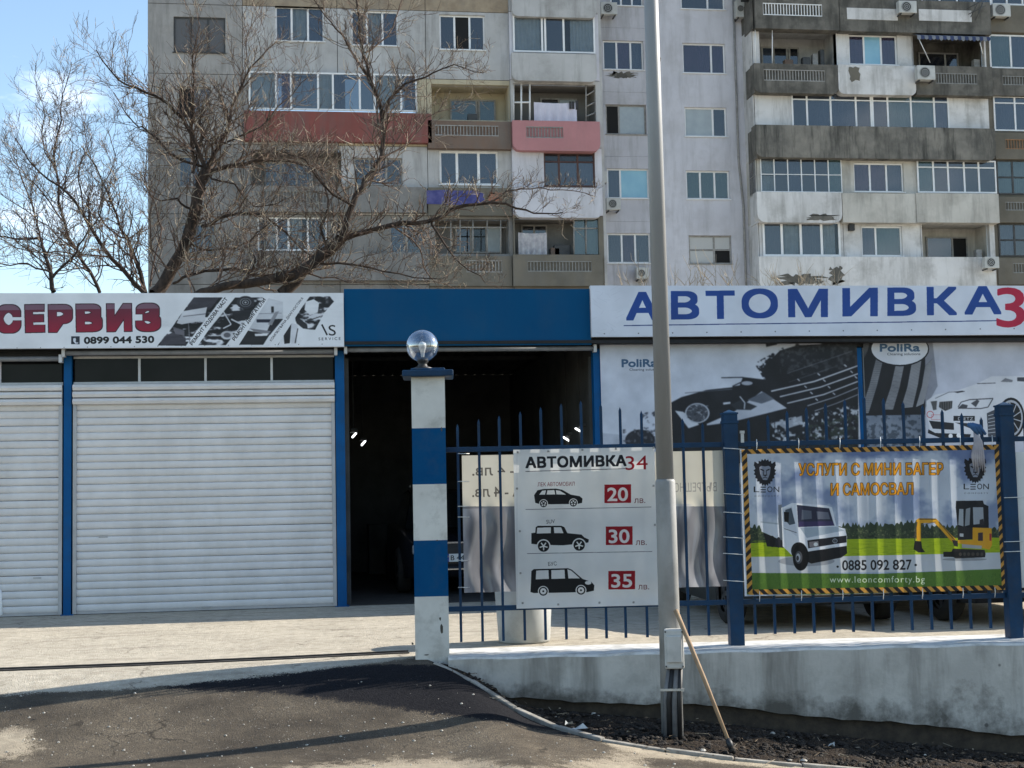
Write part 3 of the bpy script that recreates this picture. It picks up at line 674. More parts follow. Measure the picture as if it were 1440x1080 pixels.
# excavator
YL = (206, 140, 30)
def z5(pts): return [(x/4.91+1230, y/4.91+620) for x, y in pts]
cv.poly(z5([(286,545),(302,534),(420,536),(440,556),(560,680),(548,712),(526,690),(410,566),(316,568),(316,690),(288,690)]), YL)
cv.line(z5([(302,540),(420,540)]), 1.2, (40, 36, 30)); cv.line(z5([(290,560),(278,640),(276,690)]), 1.2, (60, 52, 44)); cv.line(z5([(440,560),(556,690)]), 1.4, (96, 70, 34)); cv.line(z5([(320,580),(420,560)]), .8, (90, 90, 90))
cv.poly(z5([(276,690),(318,694),(324,740),(346,768),(300,770),(268,748)]), (24, 22, 22))
cv.poly(z5([(534,684),(570,690),(572,730),(546,724)]), (34, 32, 32))
cv.poly(z5([(558,414),(748,412),(756,436),(786,450),(790,600),(570,606),(556,460)]), (22, 23, 26))
cv.poly(z5([(580,470),(612,470),(612,590),(574,580)]), (150, 156, 160)); cv.poly(z5([(676,458),(750,458),(756,570),(680,578)]), (140, 146, 152)); cv.poly(z5([(630,470),(660,460),(656,580),(622,590)]), (120, 126, 130)); cv.poly(z5([(724,545),(752,538),(758,580),(722,580)]), (30, 30, 34))
cv.poly(z5([(570,590),(676,600),(676,680),(572,684)]), (30, 30, 32)); cv.poly(z5([(584,638),(612,640),(612,662),(584,660)]), (190, 190, 188))
cv.poly(z5([(676,598),(808,602),(812,720),(796,752),(728,736),(572,706),(570,684),(676,684)]), YL); cv.poly(z5([(712,634),(748,632),(748,690),(712,690)]), (46, 34, 40)); cv.poly(z5([(794,640),(808,640),(808,690),(796,690)]), (150, 40, 40))
cv.poly(z5([(600,712),(740,724),(738,746),(600,738)]), (150, 150, 150)); cv.poly(z5([(540,744),(760,752),(768,780),(764,804),(560,812),(520,790)]), (28, 27, 27)); cv.poly(z5([(470,766),(600,764),(604,804),(472,800)]), (20, 20, 21))
for i in range(6): cv.ell(*z5([(590+30*i, 782)])[0], 2.2, 2.6, (58, 52, 48))
cv.ell(*z5([(620, 818)])[0], 32, 2.2, (80, 82, 84), .5)
# lions: plain mane and face
def lion(cx, cy, k=1.0):
    pts = []
    for i in range(44):
        a = 2*pi*i/44; r = (1.0 if i % 2 else .86); rx = 16*k*r; ry = (19 if sin(a) < 0 else 20)*k*r
        pts.append((cx+cos(a)*rx*(1-.15*max(0, sin(a))), cy+sin(a)*ry))
    cv.poly(pts, (20, 20, 24))
    F = (116, 122, 136); f = lambda q_: [(cx+a*k, cy+b*k) for a, b in q_]
    cv.poly(f([(-8,-7),(-5,-9),(0,-8),(5,-9),(8,-7),(7,2),(5,7),(3,11),(-3,11),(-5,7),(-7,2)]), F)
    for s_ in (-1, 1):
        cv.poly(f([(s_*1.5,-3),(s_*6.5,-5),(s_*6.5,-3.2),(s_*2,-1.5)]), (20, 20, 24)); cv.line(f([(s_*1.6,-2),(s_*2.6,5)]), .8*k, (20, 20, 24)); cv.line(f([(0,7),(s_*3.5,8.5)]), .8*k, (20, 20, 24))
        cv.poly(f([(s_*11,-13),(s_*14.5,-15),(s_*15.5,-9),(s_*12,-7)]), (20, 20, 24))
    cv.poly(f([(-2.6,3.6),(2.6,3.6),(0,6.4)]), (20, 20, 24))
for cx, x0 in ((1075.5, 1060), (1371, 1355)):
    lion(cx, 664 if cx < 1200 else 660)
    yb = 692 if cx < 1200 else 688
    for i, ch in enumerate('LEON'):
        w = 7.6; xx = x0+i*9.3
        if ch == 'E':
            for dy in (-7.6, -4, -.8): cv.rect(xx, yb+dy, xx+w-.5, yb+dy+1.3, (18, 18, 20))
        else: cv.text(ch, xx, yb, xx+w, 8.3, (18, 18, 20), .0)
    cv.text('COMFORTY', x0+1, yb+6.6, x0+35, 2.2, (70, 74, 80), .02, space=1.5)
for (t_, x0, yb, x1) in (('УСЛУГИ С МИНИ БАГЕР', 1122, 669.5, 1327, ), ('И САМОСВАЛ', 1168, 697.5, 1285)):
    cv.text(t_, x0, yb, x1, 18.6, (64, 40, 14), .058, -1.2); cv.text(t_, x0+.8, yb-.5, x1-.8, 17.4, (236, 142, 20), .022, -1.2)
cv.text('0885 092 827', 1184.5, 802, 1282, 15, (22, 22, 24), .022, -1); cv.ell(1178.5, 797, 1.6, 1.6, (22, 22, 24)); cv.ell(1287.5, 794.5, 1.6, 1.6, (22, 22, 24))
cv.text('www.leoncomforty.bg', 1167, 819.5, 1300, 9.6, (214, 224, 190), .008, -.6, space=1.15)
# hazard tape border
def hazard(a, b, w, n):
    (ax_, ay_), (bx_, by_) = a, b; dx, dy = (bx_-ax_)/n, (by_-ay_)/n; l = math.hypot(dx, dy); nx_, ny_ = -dy/l*w, dx/l*w
    cv.poly([a, b, (b[0]+nx_, b[1]+ny_), (a[0]+nx_, a[1]+ny_)], (196, 132, 50))
    for i in range(n):
        p = (ax_+dx*i, ay_+dy*i); q_ = (p[0]+dx*.5, p[1]+dy*.5); s_ = .55
        cv.poly([p, q_, (q_[0]+nx_+dx*s_, q_[1]+ny_+dy*s_), (p[0]+nx_+dx*s_, p[1]+ny_+dy*s_)], (26, 24, 24))
hazard((1043, 630.5), (1406, 624), 8, 27); hazard((1053, 829), (1417, 823), 7.5, 27); hazard((1050, 630), (1058, 834), 7.5, 16); hazard((1405, 626), (1417, 830), 7.5, 16)
cv.a[:] = np.clip(cv.a, 0, 1)**.82
cv.photo(1, .012, 3)
lm = imgmat('services_vinyl', cv.image(), .42, .36, .3)
def foldl(u, v): return .007*math.sin(u*85+.5*math.sin(v*4))*(.4+.6*sstep(0, .3, v)*sstep(1, .75, v))+.008*math.sin(u*9+2*v)
leon = tagp(lp.sheet('services_banner', lm, 150, 16, foldl), 'colourful banner with white truck, yellow excavator and hazard stripe border', 'banner')
for i, x in enumerate((1064, 1123, 1181, 1238, 1293, 1350, 1395)):
    a = PP(x, 633-.017*(x-1041), FA-FN*.07, FN); b = PP(x, 618-.017*(x-1041), FA-FN*.03, FN); tie(leon, a, b)
    a = PP(x+4, 832-.017*(x-1041), FA-FN*.07, FN); b = PP(x+4, 846-.017*(x-1041), FA-FN*.03, FN); tie(leon, a, b)
for y in (632, 696, 722, 757, 780, 818):
    tie(leon, PP(1047, y, FA-FN*.07, FN), PP(1017, y-2, FA-FN*.08, FN)); 
for y in (700, 762, 776): tie(leon, PP(1412, y, FA-FN*.07, FN), PP(1438, y-1, FA-FN*.08, FN))
# --- banner facing the yard, its print showing through from behind
bp = Plane(651, 637, 1021, 829, FA+FN*.035, FN)
cv = Canvas('yard_print', bp.uv, (651, 637, 1021, 829), 2.2, (112, 113, 118))
cv.rect(640, 620, 1040, 712, (210, 204, 188))
cv.text('ЛЕК - 4 лв.', 664, 669, 774, 15, (96, 90, 84), .02, -1, mirror=True); cv.text('КОЛА - 4 лв.', 664, 699, 774, 15, (96, 90, 84), .02, -1, mirror=True)
cv.text('ВЪТРЕШНО', 948, 692, 1008, 13, (150, 146, 140), .01, -1, mirror=True)
nn = cv.noise(12, 2, 9, 4)
m_ = np.zeros((cv.H, cv.W), np.float32); m_[int(cv.H*.39):] = 1; cv.maskblend(m_*np.clip((nn-.5)*4, 0, 1)*.7, (176, 178, 184))  # fold highlights painted into the lower grey part as paler upright streaks
bm = imgmat('yard_vinyl', cv.image(), .22, .5, .8)
def foldb(u, v): return (.020*math.sin(u*70+3*math.sin(v*3)+1.5*math.sin(v*9))+.01*math.sin(u*31+v*6))*sstep(.3, .5, v)+.003*math.sin(u*20)
back = tagp(bp.sheet('yard_banner', bm, 200, 26, foldb), 'cream and grey crinkled banner behind the pickets with mirrored writing showing through', 'banner')
for y in (638, 677, 712, 727, 788, 826): tie(back, PP(660, y, FA+FN*.03, FN), PP(644, y, FA-FN*.02, FN))
# --- pale sheet in the next bay
bp3 = Plane(1431, 632, 1800, 822, FA-FN*.05, FN)
tagp(bp3.sheet('white_banner', mat('white_vinyl', (.62, .62, .60), (.52, .52, .5), 2, .5, dirt=.3, dirtc=(.35, .34, .32)), 40, 8, lambda u, v: .008*math.sin(u*40)), 'plain white banner right of the second fence post at the picture edge', 'banner')
# --- rag tied on the fence
mrag = mat('rag_cloth', (.42, .38, .38), (.30, .28, .30), 9, .95); mragb = mat('rag_blue', (.035, .09, .20), (.05, .12, .24), 9, .9)
q = MB()
top = fp(1368, 604)-FN*.06
for k in range(9):
    m_ = mrag if k < 6 else mragb; q.mat(m_)
    if k < 6: pts = [top+Vector((0, 0, -.02)), top+FT*(.02+.008*k-.03)-FN*(.02+.004*k)+Vector((0, 0, -.12)), top+FT*(.035*(k-2.5)/1.8)-FN*.03+Vector((0, 0, -.24)), top+FT*(.02*(k-2.5)+.01)-FN*.03+Vector((0, 0, -.36-.02*(k % 3)))]; rr = [.018, .017, .014, .003]
    else: a = (k-7)*.06; pts = [top+FT*(-.05+a*.3)+Vector((0, 0, .05)), top+FT*a*.5-FN*.02+Vector((0, 0, .02)), top+FT*(.05+a*.6)-FN*.02+Vector((0, 0, -.05))]; rr = [.015, .026, .012]
    q.tube(pts, rr, 7)
tagp(q.build('rag', loc=top), 'grey and blue rag knotted on the fence rail, hanging over the excavator banner', 'rag')
q = MB().mat(mlit); p = fp(1041, 616)-FN*.09; q.obox(p, FT*.014, FN*.006, (.0, 0, .045)); q.obox(p+Vector((0, 0, .05)), FT*.02, FN*.01, (0, 0, .012))
tagp(q.build('paper_scrap', loc=p), 'small pale folded scrap stuck beside the middle fence post', 'scrap')

# ================================================================ LAMP POST, BOX, WOODEN POLE
PD = Vector((0, 0, 0)); pb = PZ(946, 1038, -.56); pb.z = gz(pb.x, pb.y)
post = empty('lamp_post', pb, 'tall grey round steel lamp post in front of the price banner', 'lamp post')
mpole = mat('pole_paint', (.30, .295, .29), (.23, .227, .222), 4, .45, bump=.08, bscale=12, dirt=.5, dirtc=(.27, .265, .25), dscale=3, zs=.15)
mpole2 = mat('pole_paint_dirty', (.32, .315, .305), (.24, .236, .226), 5, .6, bump=.15, bscale=25, dirt=.6, dirtc=(.2, .195, .18), dscale=4, zs=.4)
def zpole(py): return PP(935, py, pb, Vector((0, 1, 0))).z
zc = zpole(674)
q = MB().mat(mpole2); q.tube([pb+Vector((0, 0, -.1)), Vector((pb.x, pb.y, zc-.02)), Vector((pb.x, pb.y, zc))], [.088, .080, .072], 28); q.build('lower_shaft', post)
q = MB().mat(mpole); q.tube([Vector((pb.x, pb.y, zc-.01)), Vector((pb.x, pb.y, 7.6))], [.070, .052], 28); q.build('upper_shaft', post)
q = MB().mat(mpole); hd = Vector((pb.x, pb.y, 7.6)); q.tube([hd, hd+Vector((-.3, -.3, .25)), hd+Vector((-.9, -.9, .4))], .03, 10); q.build('arm', post)
q = MB().mat(mpole); q.obox(hd+Vector((-1.1, -1.1, .42)), Vector((.25, .25, .03)), Vector((.09, -.09, 0)), (0, 0, .05)); q.build('lamp_head', post, bevel=.02)
fr_ = (EYE-pb); fr_.z = 0; fr_.normalize(); sd_v = Vector((-fr_.y, fr_.x, 0))*-1   # towards the viewer side of the post
sd_v = Vector((0, 0, 1)).cross(fr_)
mbox = mat('box_grey', (.50, .495, .47), (.42, .415, .395), 6, .55, dirt=.4, dirtc=(.28, .27, .25), dscale=7)
bc = PP(948, 912, pb+fr_*.13, fr_); bx = MB().mat(mbox)
bx.obox(bc, sd_v*.076, fr_*.045, (0, 0, .155)); jb = bx.build('junction_box', post, bevel=.012)
q = MB().mat(mbox); q.obox(bc+fr_*.05, sd_v*.06, fr_*.012, (0, 0, .105)); q.build('cover', jb, bevel=.008)
q = MB().mat(mdark)
for i in (-1, 1):
    for j in (-1, 1): q.obox(bc+fr_*.047+sd_v*.066*i+Vector((0, 0, .135*j)), sd_v*.006, fr_*.003, (0, 0, .006))
q.build('screws', jb)['kind'] = 'stuff'
mcab = mat('cable_black', (.018, .018, .019), (.01, .01, .011), 10, .5); mcabg = mat('cable_grey', (.16, .16, .165), (.1, .1, .1), 10, .5)
for k, (dx, r, m_) in enumerate(((-.055, .017, mcabg), (-.022, .022, mcab), (.018, .024, mcabg), (.052, .021, mcab))):
    base = pb+fr_*(.13)+sd_v*dx*1.05; base.z = gz(base.x, base.y)-.05
    q = MB().mat(m_); q.tube([bc-Vector((0, 0, .15))+sd_v*dx*.8, Vector((base.x, base.y, lerp(base.z, bc.z, .45)))+sd_v*random.uniform(-.006, .006), base], r, 10); q.build('cable', post)
q = MB().mat(mat('steel_band', (.55, .55, .53), (.4, .4, .39), 9, .35, metal=.5)); zb_ = PP(946, 970, pb+fr_*.15, fr_).z
q.obox(Vector((pb.x, pb.y, zb_))+fr_*.158, sd_v*.085, fr_*.004, (0, 0, .009)); q.obox(Vector((pb.x, pb.y, zb_))+fr_*.158+sd_v*.09, sd_v*.012, fr_*.01, (0, 0, .012)); q.build('band', post)
mwood = mat('bare_wood', (.36, .25, .15), (.26, .17, .10), 14, .8, zs=.2, dirt=.4, dirtc=(.14, .09, .06), dscale=8)
# a long wooden handle leaning from the soil on the post
wt = PP(951, 860, pb+fr_*.11, fr_); wb = G(1029, 1056, .015)
st = empty('wooden_pole', wb, 'long thin wooden pole leaning on the lamp post with its foot in the soil', 'pole')
q = MB().mat(mwood); d = (wt-wb); q.tube([wb+d*.05, wb+d*.5+Vector((.006, 0, 0)), wt+d*.01], [.014, .017, .019], 8); q.build('handle', st)
q = MB().mat(mdark); q.tube([wb-d*.0, wb+d*.04, wb+d*.07], [.022, .026, .018], 8); q.build('ferrule', st)
q = MB().mat(msoil2); q.tube([wb-d*.015+Vector((.01, 0, 0)), wb+d*.012], [.028, .02], 7); q.build('muddy_end', st)

# ================================================================ TRASH BIN
mbin = mat('bin_grey', (.40, .41, .40), (.34, .35, .34), 3, .45, dirt=.3, dirtc=(.2, .2, .19), dscale=6)
tb = PZ(738, 906, 0); tb += Vector((.03, .22, 0))
bn = empty('trash_bin', tb, 'round grey plastic bin standing behind the fence under the price banner', 'bin')
q = MB().mat(mbin); q.lathe(tb+Vector((0, 0, .003)), [(0, 0), (.235, 0), (.245, .02), (.285, .66), (.27, .66), (.232, .03), (0, .03)], 32); q.build('body', bn)
q = MB().mat(mbin); q.lathe(tb, [(.282, .64), (.303, .645), (.303, .685), (.27, .69), (.27, .655)], 32); q.build('rim', bn)

# ================================================================ CARS
def make_car(name, label, paint, loc, rz, plate=None, cat='car'):
    root = empty(name, (0, 0, 0), label, cat)
    # length along x (front +x), half width w, stations: x, sill z, belt z, half width at sill / belt
    L_ = [(-2.15, .42, .78, .60, .62), (-2.05, .28, .92, .78, .80), (-1.6, .2, .95, .84, .86), (-.8, .18, .93, .86, .88), (.2, .18, .92, .86, .88), (.95, .18, .90, .85, .87), (1.5, .2, .82, .83, .84), (1.95, .22, .72, .78, .76), (2.12, .32, .60, .66, .64)]
    q = MB().mat(paint); rings = []
    for x, z0, z1, w0, w1 in L_:
        zm = (z0+z1)/2; rings.append([(x, -w0, z0), (x, -w1*1.02, zm), (x, -w1, z1-.05), (x, -w1*.9, z1), (x, w1*.9, z1), (x, w1, z1-.05), (x, w1*1.02, zm), (x, w0, z0)])
    vs = [p for r in rings for p in r]; n = 8
    fs = [(i*n+j, i*n+(j+1) % n, (i+1)*n+(j+1) % n, (i+1)*n+j) for i in range(len(rings)-1) for j in range(n)]+[tuple(range(n-1, -1, -1)), tuple((len(rings)-1)*n+j for j in range(n))]
    q.add(vs, fs, True); q.build('body', root)
    # cabin
    C_ = [(-2.0, .9, .70, .0), (-1.75, 1.20, .66, 0), (-1.3, 1.42, .60, 0), (-.3, 1.47, .60, 0), (.25, 1.42, .60, 0), (1.05, .9, .72, 0)]
    g_ = glass('car_glass', (.015, .018, .02), .15)
    q = MB().mat(paint); vs = []
    for x, z, w, _ in C_: vs += [(x, -w, z), (x, w, z)]
    q.add(vs, [(2*i, 2*i+1, 2*i+3, 2*i+2) for i in range(1, 4)]); 
    q.build('roof', root)
    q = MB().mat(g_)
    q.add([(.25, -.6, 1.42), (.25, .6, 1.42), (1.05, .74, .9), (1.05, -.74, .9)], [(0, 1, 2, 3)]); q.build('windscreen', root)
    q = MB().mat(g_); q.add([(-1.75, -.66, 1.2), (-1.75, .66, 1.2), (-2.0, .72, .9), (-2.0, -.72, .9)], [(0, 1, 2, 3)]); q.add([(-1.3, -.6, 1.42), (-1.3, .6, 1.42), (-1.75, .66, 1.2), (-1.75, -.66, 1.2)], [(0, 1, 2, 3)]); q.build('rear_window', root)
    for s_ in (-1, 1):
        q = MB().mat(g_); q.add([(-1.9, s_*.75, .92), (-1.7, s_*.665, 1.22), (-1.3, s_*.61, 1.40), (-.3, s_*.61, 1.45), (.25, s_*.61, 1.40), (1.0, s_*.75, .91)], [(0, 1, 2, 3, 4, 5) if s_ < 0 else (5, 4, 3, 2, 1, 0)]); q.build('side_window', root)
        q = MB().mat(mat('headlamp', (.5, .52, .54), (.4, .4, .42), 20, .1)); q.obox((1.99, s_*.58, .62), (.09, 0, 0), (0, .14, 0), (0, 0, .07)); q.build('headlight', root, bevel=.03)
        q = MB().mat(mat('taillamp', (.35, .01, .012), (.25, .01, .01), 20, .2)); q.obox((-2.06, s_*.66, .78), (.06, 0, 0), (0, .1, 0), (0, 0, .1)); q.build('taillight', root, bevel=.02)
        for x in (-1.35, 1.3):
            q = MB().mat(mat('tyre', (.018, .018, .018), (.03, .028, .026), 20, .9)); R_ = .32
            prof = [(R_*.62, -.09), (R_*.9, -.1), (R_, -.07), (R_, .07), (R_*.9, .1), (R_*.62, .09)]; k = 24
            vs = [(x+r*cos(2*pi*j/k), s_*.80+zz, .32+r*sin(2*pi*j/k)) for r, zz in prof for j in range(k)]
            q.add(vs, [(i*k+j, i*k+(j+1) % k, (i+1)*k+(j+1) % k, (i+1)*k+j) for i in range(5) for j in range(k)], True); wl = q.build('wheel', root)
            q = MB().mat(mat('rim_dark', (.10, .10, .105), (.07, .07, .072), 20, .4, metal=.4))
            for j in range(5):
                a = 2*pi*j/5; q.obox((x+cos(a)*.1, s_*.865, .32+sin(a)*.1), (cos(a)*.1, 0, sin(a)*.1), (0, .012, 0), (-sin(a)*.025, 0, cos(a)*.025))
            k = 20; q.add([(x+r*cos(2*pi*j/k), s_*.86, .32+r*sin(2*pi*j/k)) for r in (.17, .205) for j in range(k)], [(j, (j+1) % k, k+(j+1) % k, k+j) for j in range(k)]); q.build('rim', wl)
    q = MB().mat(mat('chrome', (.6, .6, .6), (.5, .5, .5), 5, .15, metal=.9))
    q.obox((2.10, 0, .71), (.03, 0, 0), (0, .42, 0), (0, 0, .012)); q.obox((2.14, 0, .34), (.02, 0, 0), (0, .6, 0), (0, 0, .008)); q.build('grille_trim', root)
    q = MB().mat(mdark); q.obox((2.11, 0, .62), (.015, 0, 0), (0, .40, 0), (0, 0, .07)); q.build('grille', root)
    if plate: plate(root)
    root.location = loc; root.rotation_euler = (0, 0, rz); return root
mcar = mat('car_dark_paint', (.012, .013, .018), (.01, .011, .015), 3, .25, spec=.6); mcar2 = mat('car_grey_paint', (.03, .033, .035), (.025, .028, .03), 3, .3, spec=.6)
def plate(root):
    uv = lambda x, y: (x/52, y/11)
    c = Canvas('plate_print', uv, (0, 0, 52, 11), 6, (225, 226, 224)); c.rect(0, 0, 4.6, 11, (22, 48, 140)); c.text('BG', 1, 9.6, 3.7, 2.2, (235, 235, 235)); c.ring(2.35, 3.6, 1.5, .4, (230, 200, 40))
    c.text('B 44', 7, 9, 26, 7.2, (18, 18, 20), .01)
    m = imgmat('plate_face', c.image(), .4, 0)
    me = bpy.data.meshes.new('number_plate'); me.from_pydata([(2.165, -.26, .445), (2.165, .26, .445), (2.165, .26, .555), (2.165, -.26, .555)], [], [(0, 1, 2, 3)]); me.materials.append(m)
    u = me.uv_layers.new(name='uv')
    for k, c_ in enumerate(((0, 0), (1, 0), (1, 1), (0, 1))): u.data[k].uv = c_
    o = bpy.data.objects.new('number_plate', me); COL.objects.link(o); o.parent = root
    s = o.modifiers.new('solid', 'SOLIDIFY'); s.thickness = .006; s.offset = -1
# plate seen at px 624..655, y 750: its left end at px ~626
pp = P(652, 750, 20.0)
make_car('garage_car', 'dark car with a number plate parked nose out inside the open garage bay', mcar, (pp.x, 22.15, .03), -pi/2, plate)
c1 = PZ(1185, 884, 0); c2 = PZ(1504, 880, 0)
make_car('yard_car', 'dark car parked nose to the fence behind the excavator banner, only its underside showing', mcar2, (c1.x+.02, c1.y+2.2, 0), R(-93))
make_car('yard_car', 'dark car at the right edge, one front tyre showing beneath the banner end', mcar, (c2.x, c2.y+2.25, 0), R(-91))

# ================================================================ GARAGE
NY = Vector((0, 1, 0))
def gp(px, py, Y=YG): return P(px, py, Y)
gar = empty('service_garage', (0, YG, 0), 'long low car service garage with blue columns, white roller doors and one open bay', 'garage')
mslat = mat('shutter_slat', (.68, .66, .65), (.61, .59, .58), 3, .42, streak=.22, streakc=(.42, .405, .385), dirt=.3, dirtc=(.45, .435, .415), dscale=1.4)
mguide = mat('shutter_guide', (.42, .42, .43), (.35, .35, .36), 5, .4, metal=.2)
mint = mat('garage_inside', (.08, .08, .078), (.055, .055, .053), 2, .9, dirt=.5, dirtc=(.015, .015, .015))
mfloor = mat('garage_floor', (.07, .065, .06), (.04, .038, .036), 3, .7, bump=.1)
mtrim = mat('white_profile', (.55, .55, .55), (.45, .45, .45), 8, .4)
mtube = mat('grey_tube', (.20, .20, .205), (.15, .15, .155), 8, .45)
mblack = mat('soffit_black', (.02, .02, .021), (.014, .014, .015), 8, .8)
def X(px, py=700, Y=YG): return P(px, py, Y).x
def Z(px, py, Y=YG): return P(px, py, Y).z
ZF1 = Z(483, 412, YG-.25); ZF0 = Z(483, 487, YG-.25)
ZSOF = Z(478, 492)                                    # underside of the fascia
ZTR = Z(289, 500); ZBOX1 = Z(289, 539); ZBOX0 = Z(289, 568)
XL, XR, YB = -9.5, 12.0, 27.0
# shell
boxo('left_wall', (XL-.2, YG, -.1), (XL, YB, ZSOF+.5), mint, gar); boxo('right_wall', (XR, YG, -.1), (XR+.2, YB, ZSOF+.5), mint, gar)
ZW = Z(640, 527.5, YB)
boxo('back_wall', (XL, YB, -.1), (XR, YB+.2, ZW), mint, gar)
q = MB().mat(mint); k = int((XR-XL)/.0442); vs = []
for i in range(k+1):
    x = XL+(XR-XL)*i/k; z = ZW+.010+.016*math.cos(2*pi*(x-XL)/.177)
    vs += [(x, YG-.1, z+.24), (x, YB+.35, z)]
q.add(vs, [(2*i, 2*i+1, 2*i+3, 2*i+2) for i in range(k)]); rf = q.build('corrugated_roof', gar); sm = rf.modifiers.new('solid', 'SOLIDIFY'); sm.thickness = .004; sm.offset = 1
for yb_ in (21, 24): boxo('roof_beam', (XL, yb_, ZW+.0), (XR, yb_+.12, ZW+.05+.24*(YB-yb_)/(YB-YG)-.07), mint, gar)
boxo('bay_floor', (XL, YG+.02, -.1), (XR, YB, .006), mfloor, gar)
for px in (487, 838): x = X(px, 700, YG+.3); boxo('partition', (x-.05 if px < 600 else x-.0, YG+.12, 0), (x+.0 if px < 600 else x+.05, YB-.02, ZW-.02), mint, gar)
# gutter parapet behind the signs
boxo('parapet', (XL-.2, YG-.05, ZSOF-.02), (XR+.2, YG+.12, ZF1-.03), mblack, gar)
boxo('soffit', (XL-.2, YG-.29, ZF0+.02), (XR+.2, YG-.05, ZF0+.06), mblack, gar)
xa, xb = X(484, 450, YG-.25), X(830.5, 450, YG-.25)
mfas = mat('fascia_blue', (.001, .062, .158), (.0015, .070, .172), 1.2, .6, spec=.1, streak=.2, streakc=(.02, .07, .15), dirt=.2, dirtc=(.03, .08, .14))
boxo('fascia_panel', (xa, YG-.27, ZF0), (xb, YG-.22, Z(656, 406.5, YG-.25)), mfas, gar, bevel=.004)
# columns
for px0, px1, dz in ((90, 101, 0), (473, 486, 0), (838, 851, 0), (1206, 1218, 0), (1572, 1584, 0)):
    a, b = X(px0), X(px1); q = MB().mat(mblues); q.box((a, YG-.05, 0), (b, YG+.10, ZSOF)); c = q.build('column', gar, bevel=.004)
    boxo('column_foot', (a-.03, YG-.075, .0), (b+.03, YG+.12, .012), mblues, c)
# tubes of the rolled awnings under the fascia
for p0, p1, py in ((-60, 88, 505), (92, 474, 495.5), (488, 838, 491), (852, 1205, 474), (1218, 1560, 474)):
    if px0 and py > 480:
        q = MB().mat(mtube); a = Vector((X(p0), YG-.17, Z(p0, py+3-.0 if False else py))); z = Z((p0+p1)/2, py, YG-.17)
        q.tube([(X(p0), YG-.17, z), (X(p1), YG-.17, z)], .032, 12); tb_ = q.build('awning_tube', gar)
        for pe in (p0, p1): q = MB().mat(mtrim); x = X(pe); q.box((x-.02, YG-.21, z-.05), (x+.02, YG-.10, z+.05)); q.build('bracket', tb_)
gdark = mat('transom_glass', (.004, .0045, .005), (.010, .010, .011), 1.5, .12, spec=.12)
def door(pa, pb, mull, name='roller_door'):
    a, b = X(pa), X(pb)
    # transom
    fr_o = MB().mat(mtrim); 
    fr_o.box((a, YG-.0, ZTR-.03), (b, YG+.05, ZTR)); fr_o.box((a, YG-.002, ZBOX1), (b, YG+.052, ZBOX1+.03))
    f = fr_o.build('transom_window', gar); tagp(f)
    xsm = [a]+[X(m_, 520) for m_ in mull]+[b]
    for m_ in xsm[1:-1]: boxo('mullion', (m_-.015, YG-.005, ZBOX1+.03), (m_+.015, YG+.05, ZTR-.03), mtrim, f)
    for u, v in zip(xsm, xsm[1:]): boxo('pane', (u+.015, YG+.02, ZBOX1+.03), (v-.015, YG+.028, ZTR-.03), gdark, f)
    boxo('lintel', (a, YG, ZTR), (b, YG+.05, ZSOF), mblack, gar)
    # box of three ribs
    h = (ZBOX1-ZBOX0)/3; rb = empty('roller_box', (0, 0, 0)); rb.parent = gar; rb.location = (a, 0, ZBOX0)
    for i in range(3):
        z0 = ZBOX0+h*i; q = MB().mat(mslat)
        prof = [(YG-.03, z0), (YG-.085, z0+h*.12), (YG-.10, z0+h*.5), (YG-.085, z0+h*.88), (YG-.03, z0+h)]
        q.add([(x, y, z) for x in (a, b) for y, z in prof], [(j, 5+j, 6+j, j+1) for j in range(4)]+[(0, 1, 2, 3, 4), (9, 8, 7, 6, 5)], False); q.build('box_rib', rb)
    for u, v in ((a, a+.045), (b-.045, b)): boxo('guide_rail', (u, YG-.04, .01), (v, YG+.05, ZBOX0), mguide, gar)
    boxo('lining', (a, YG+.06, 0), (b, YG+.09, ZSOF), mblack, gar)
    d = empty(name, (0, 0, 0)); d.parent = gar; d.location = (a, 0, 0)
    z = .035; sh = (ZBOX0+.03-z)/28; me = None
    u, v = a+.045, b-.045
    prof = [(0, 0), (-.010, sh*.10), (-.017, sh*.3), (-.017, sh*.72), (-.012, sh*.90), (0, sh*.97)]
    me = bpy.data.meshes.new('slat'); w = v-u
    me.from_pydata([(x, y, zz) for x in (0, w) for y, zz in prof], [], [(j, 6+j, 7+j, j+1) for j in range(5)]); me.materials.append(mslat); me.polygons.foreach_set('use_smooth', [True]*5)
    for i in range(28):
        o = bpy.data.objects.new('slat', me); COL.objects.link(o); o.parent = d; o.location = (u-a+random.uniform(-.002, .002), random.uniform(-.002, .002), z+sh*i+random.uniform(-.0008, .0008)); o.rotation_euler.y = random.uniform(-.0006, .0006)
    boxo('bottom_bar', (u, YG-.02, .008), (v, YG+.02, .036), mguide, d)
    boxo('door_handle', ((u+v)/2-.06, YG-.03, .04), ((u+v)/2+.06, YG-.02, .055), mguide, d)
for px, py, w_ in ((145, 755, .055), (52, 813, .05)):
    c_ = P(px, py, YG-.03); boxo('maker_label', (c_.x-w_, YG-.0195, c_.z-.012), (c_.x+w_, YG-.0175, c_.z+.012), mguide, gar)
door(103, 472, (196, 289, 382)); door(-270, 88, (-180, -90, 0))
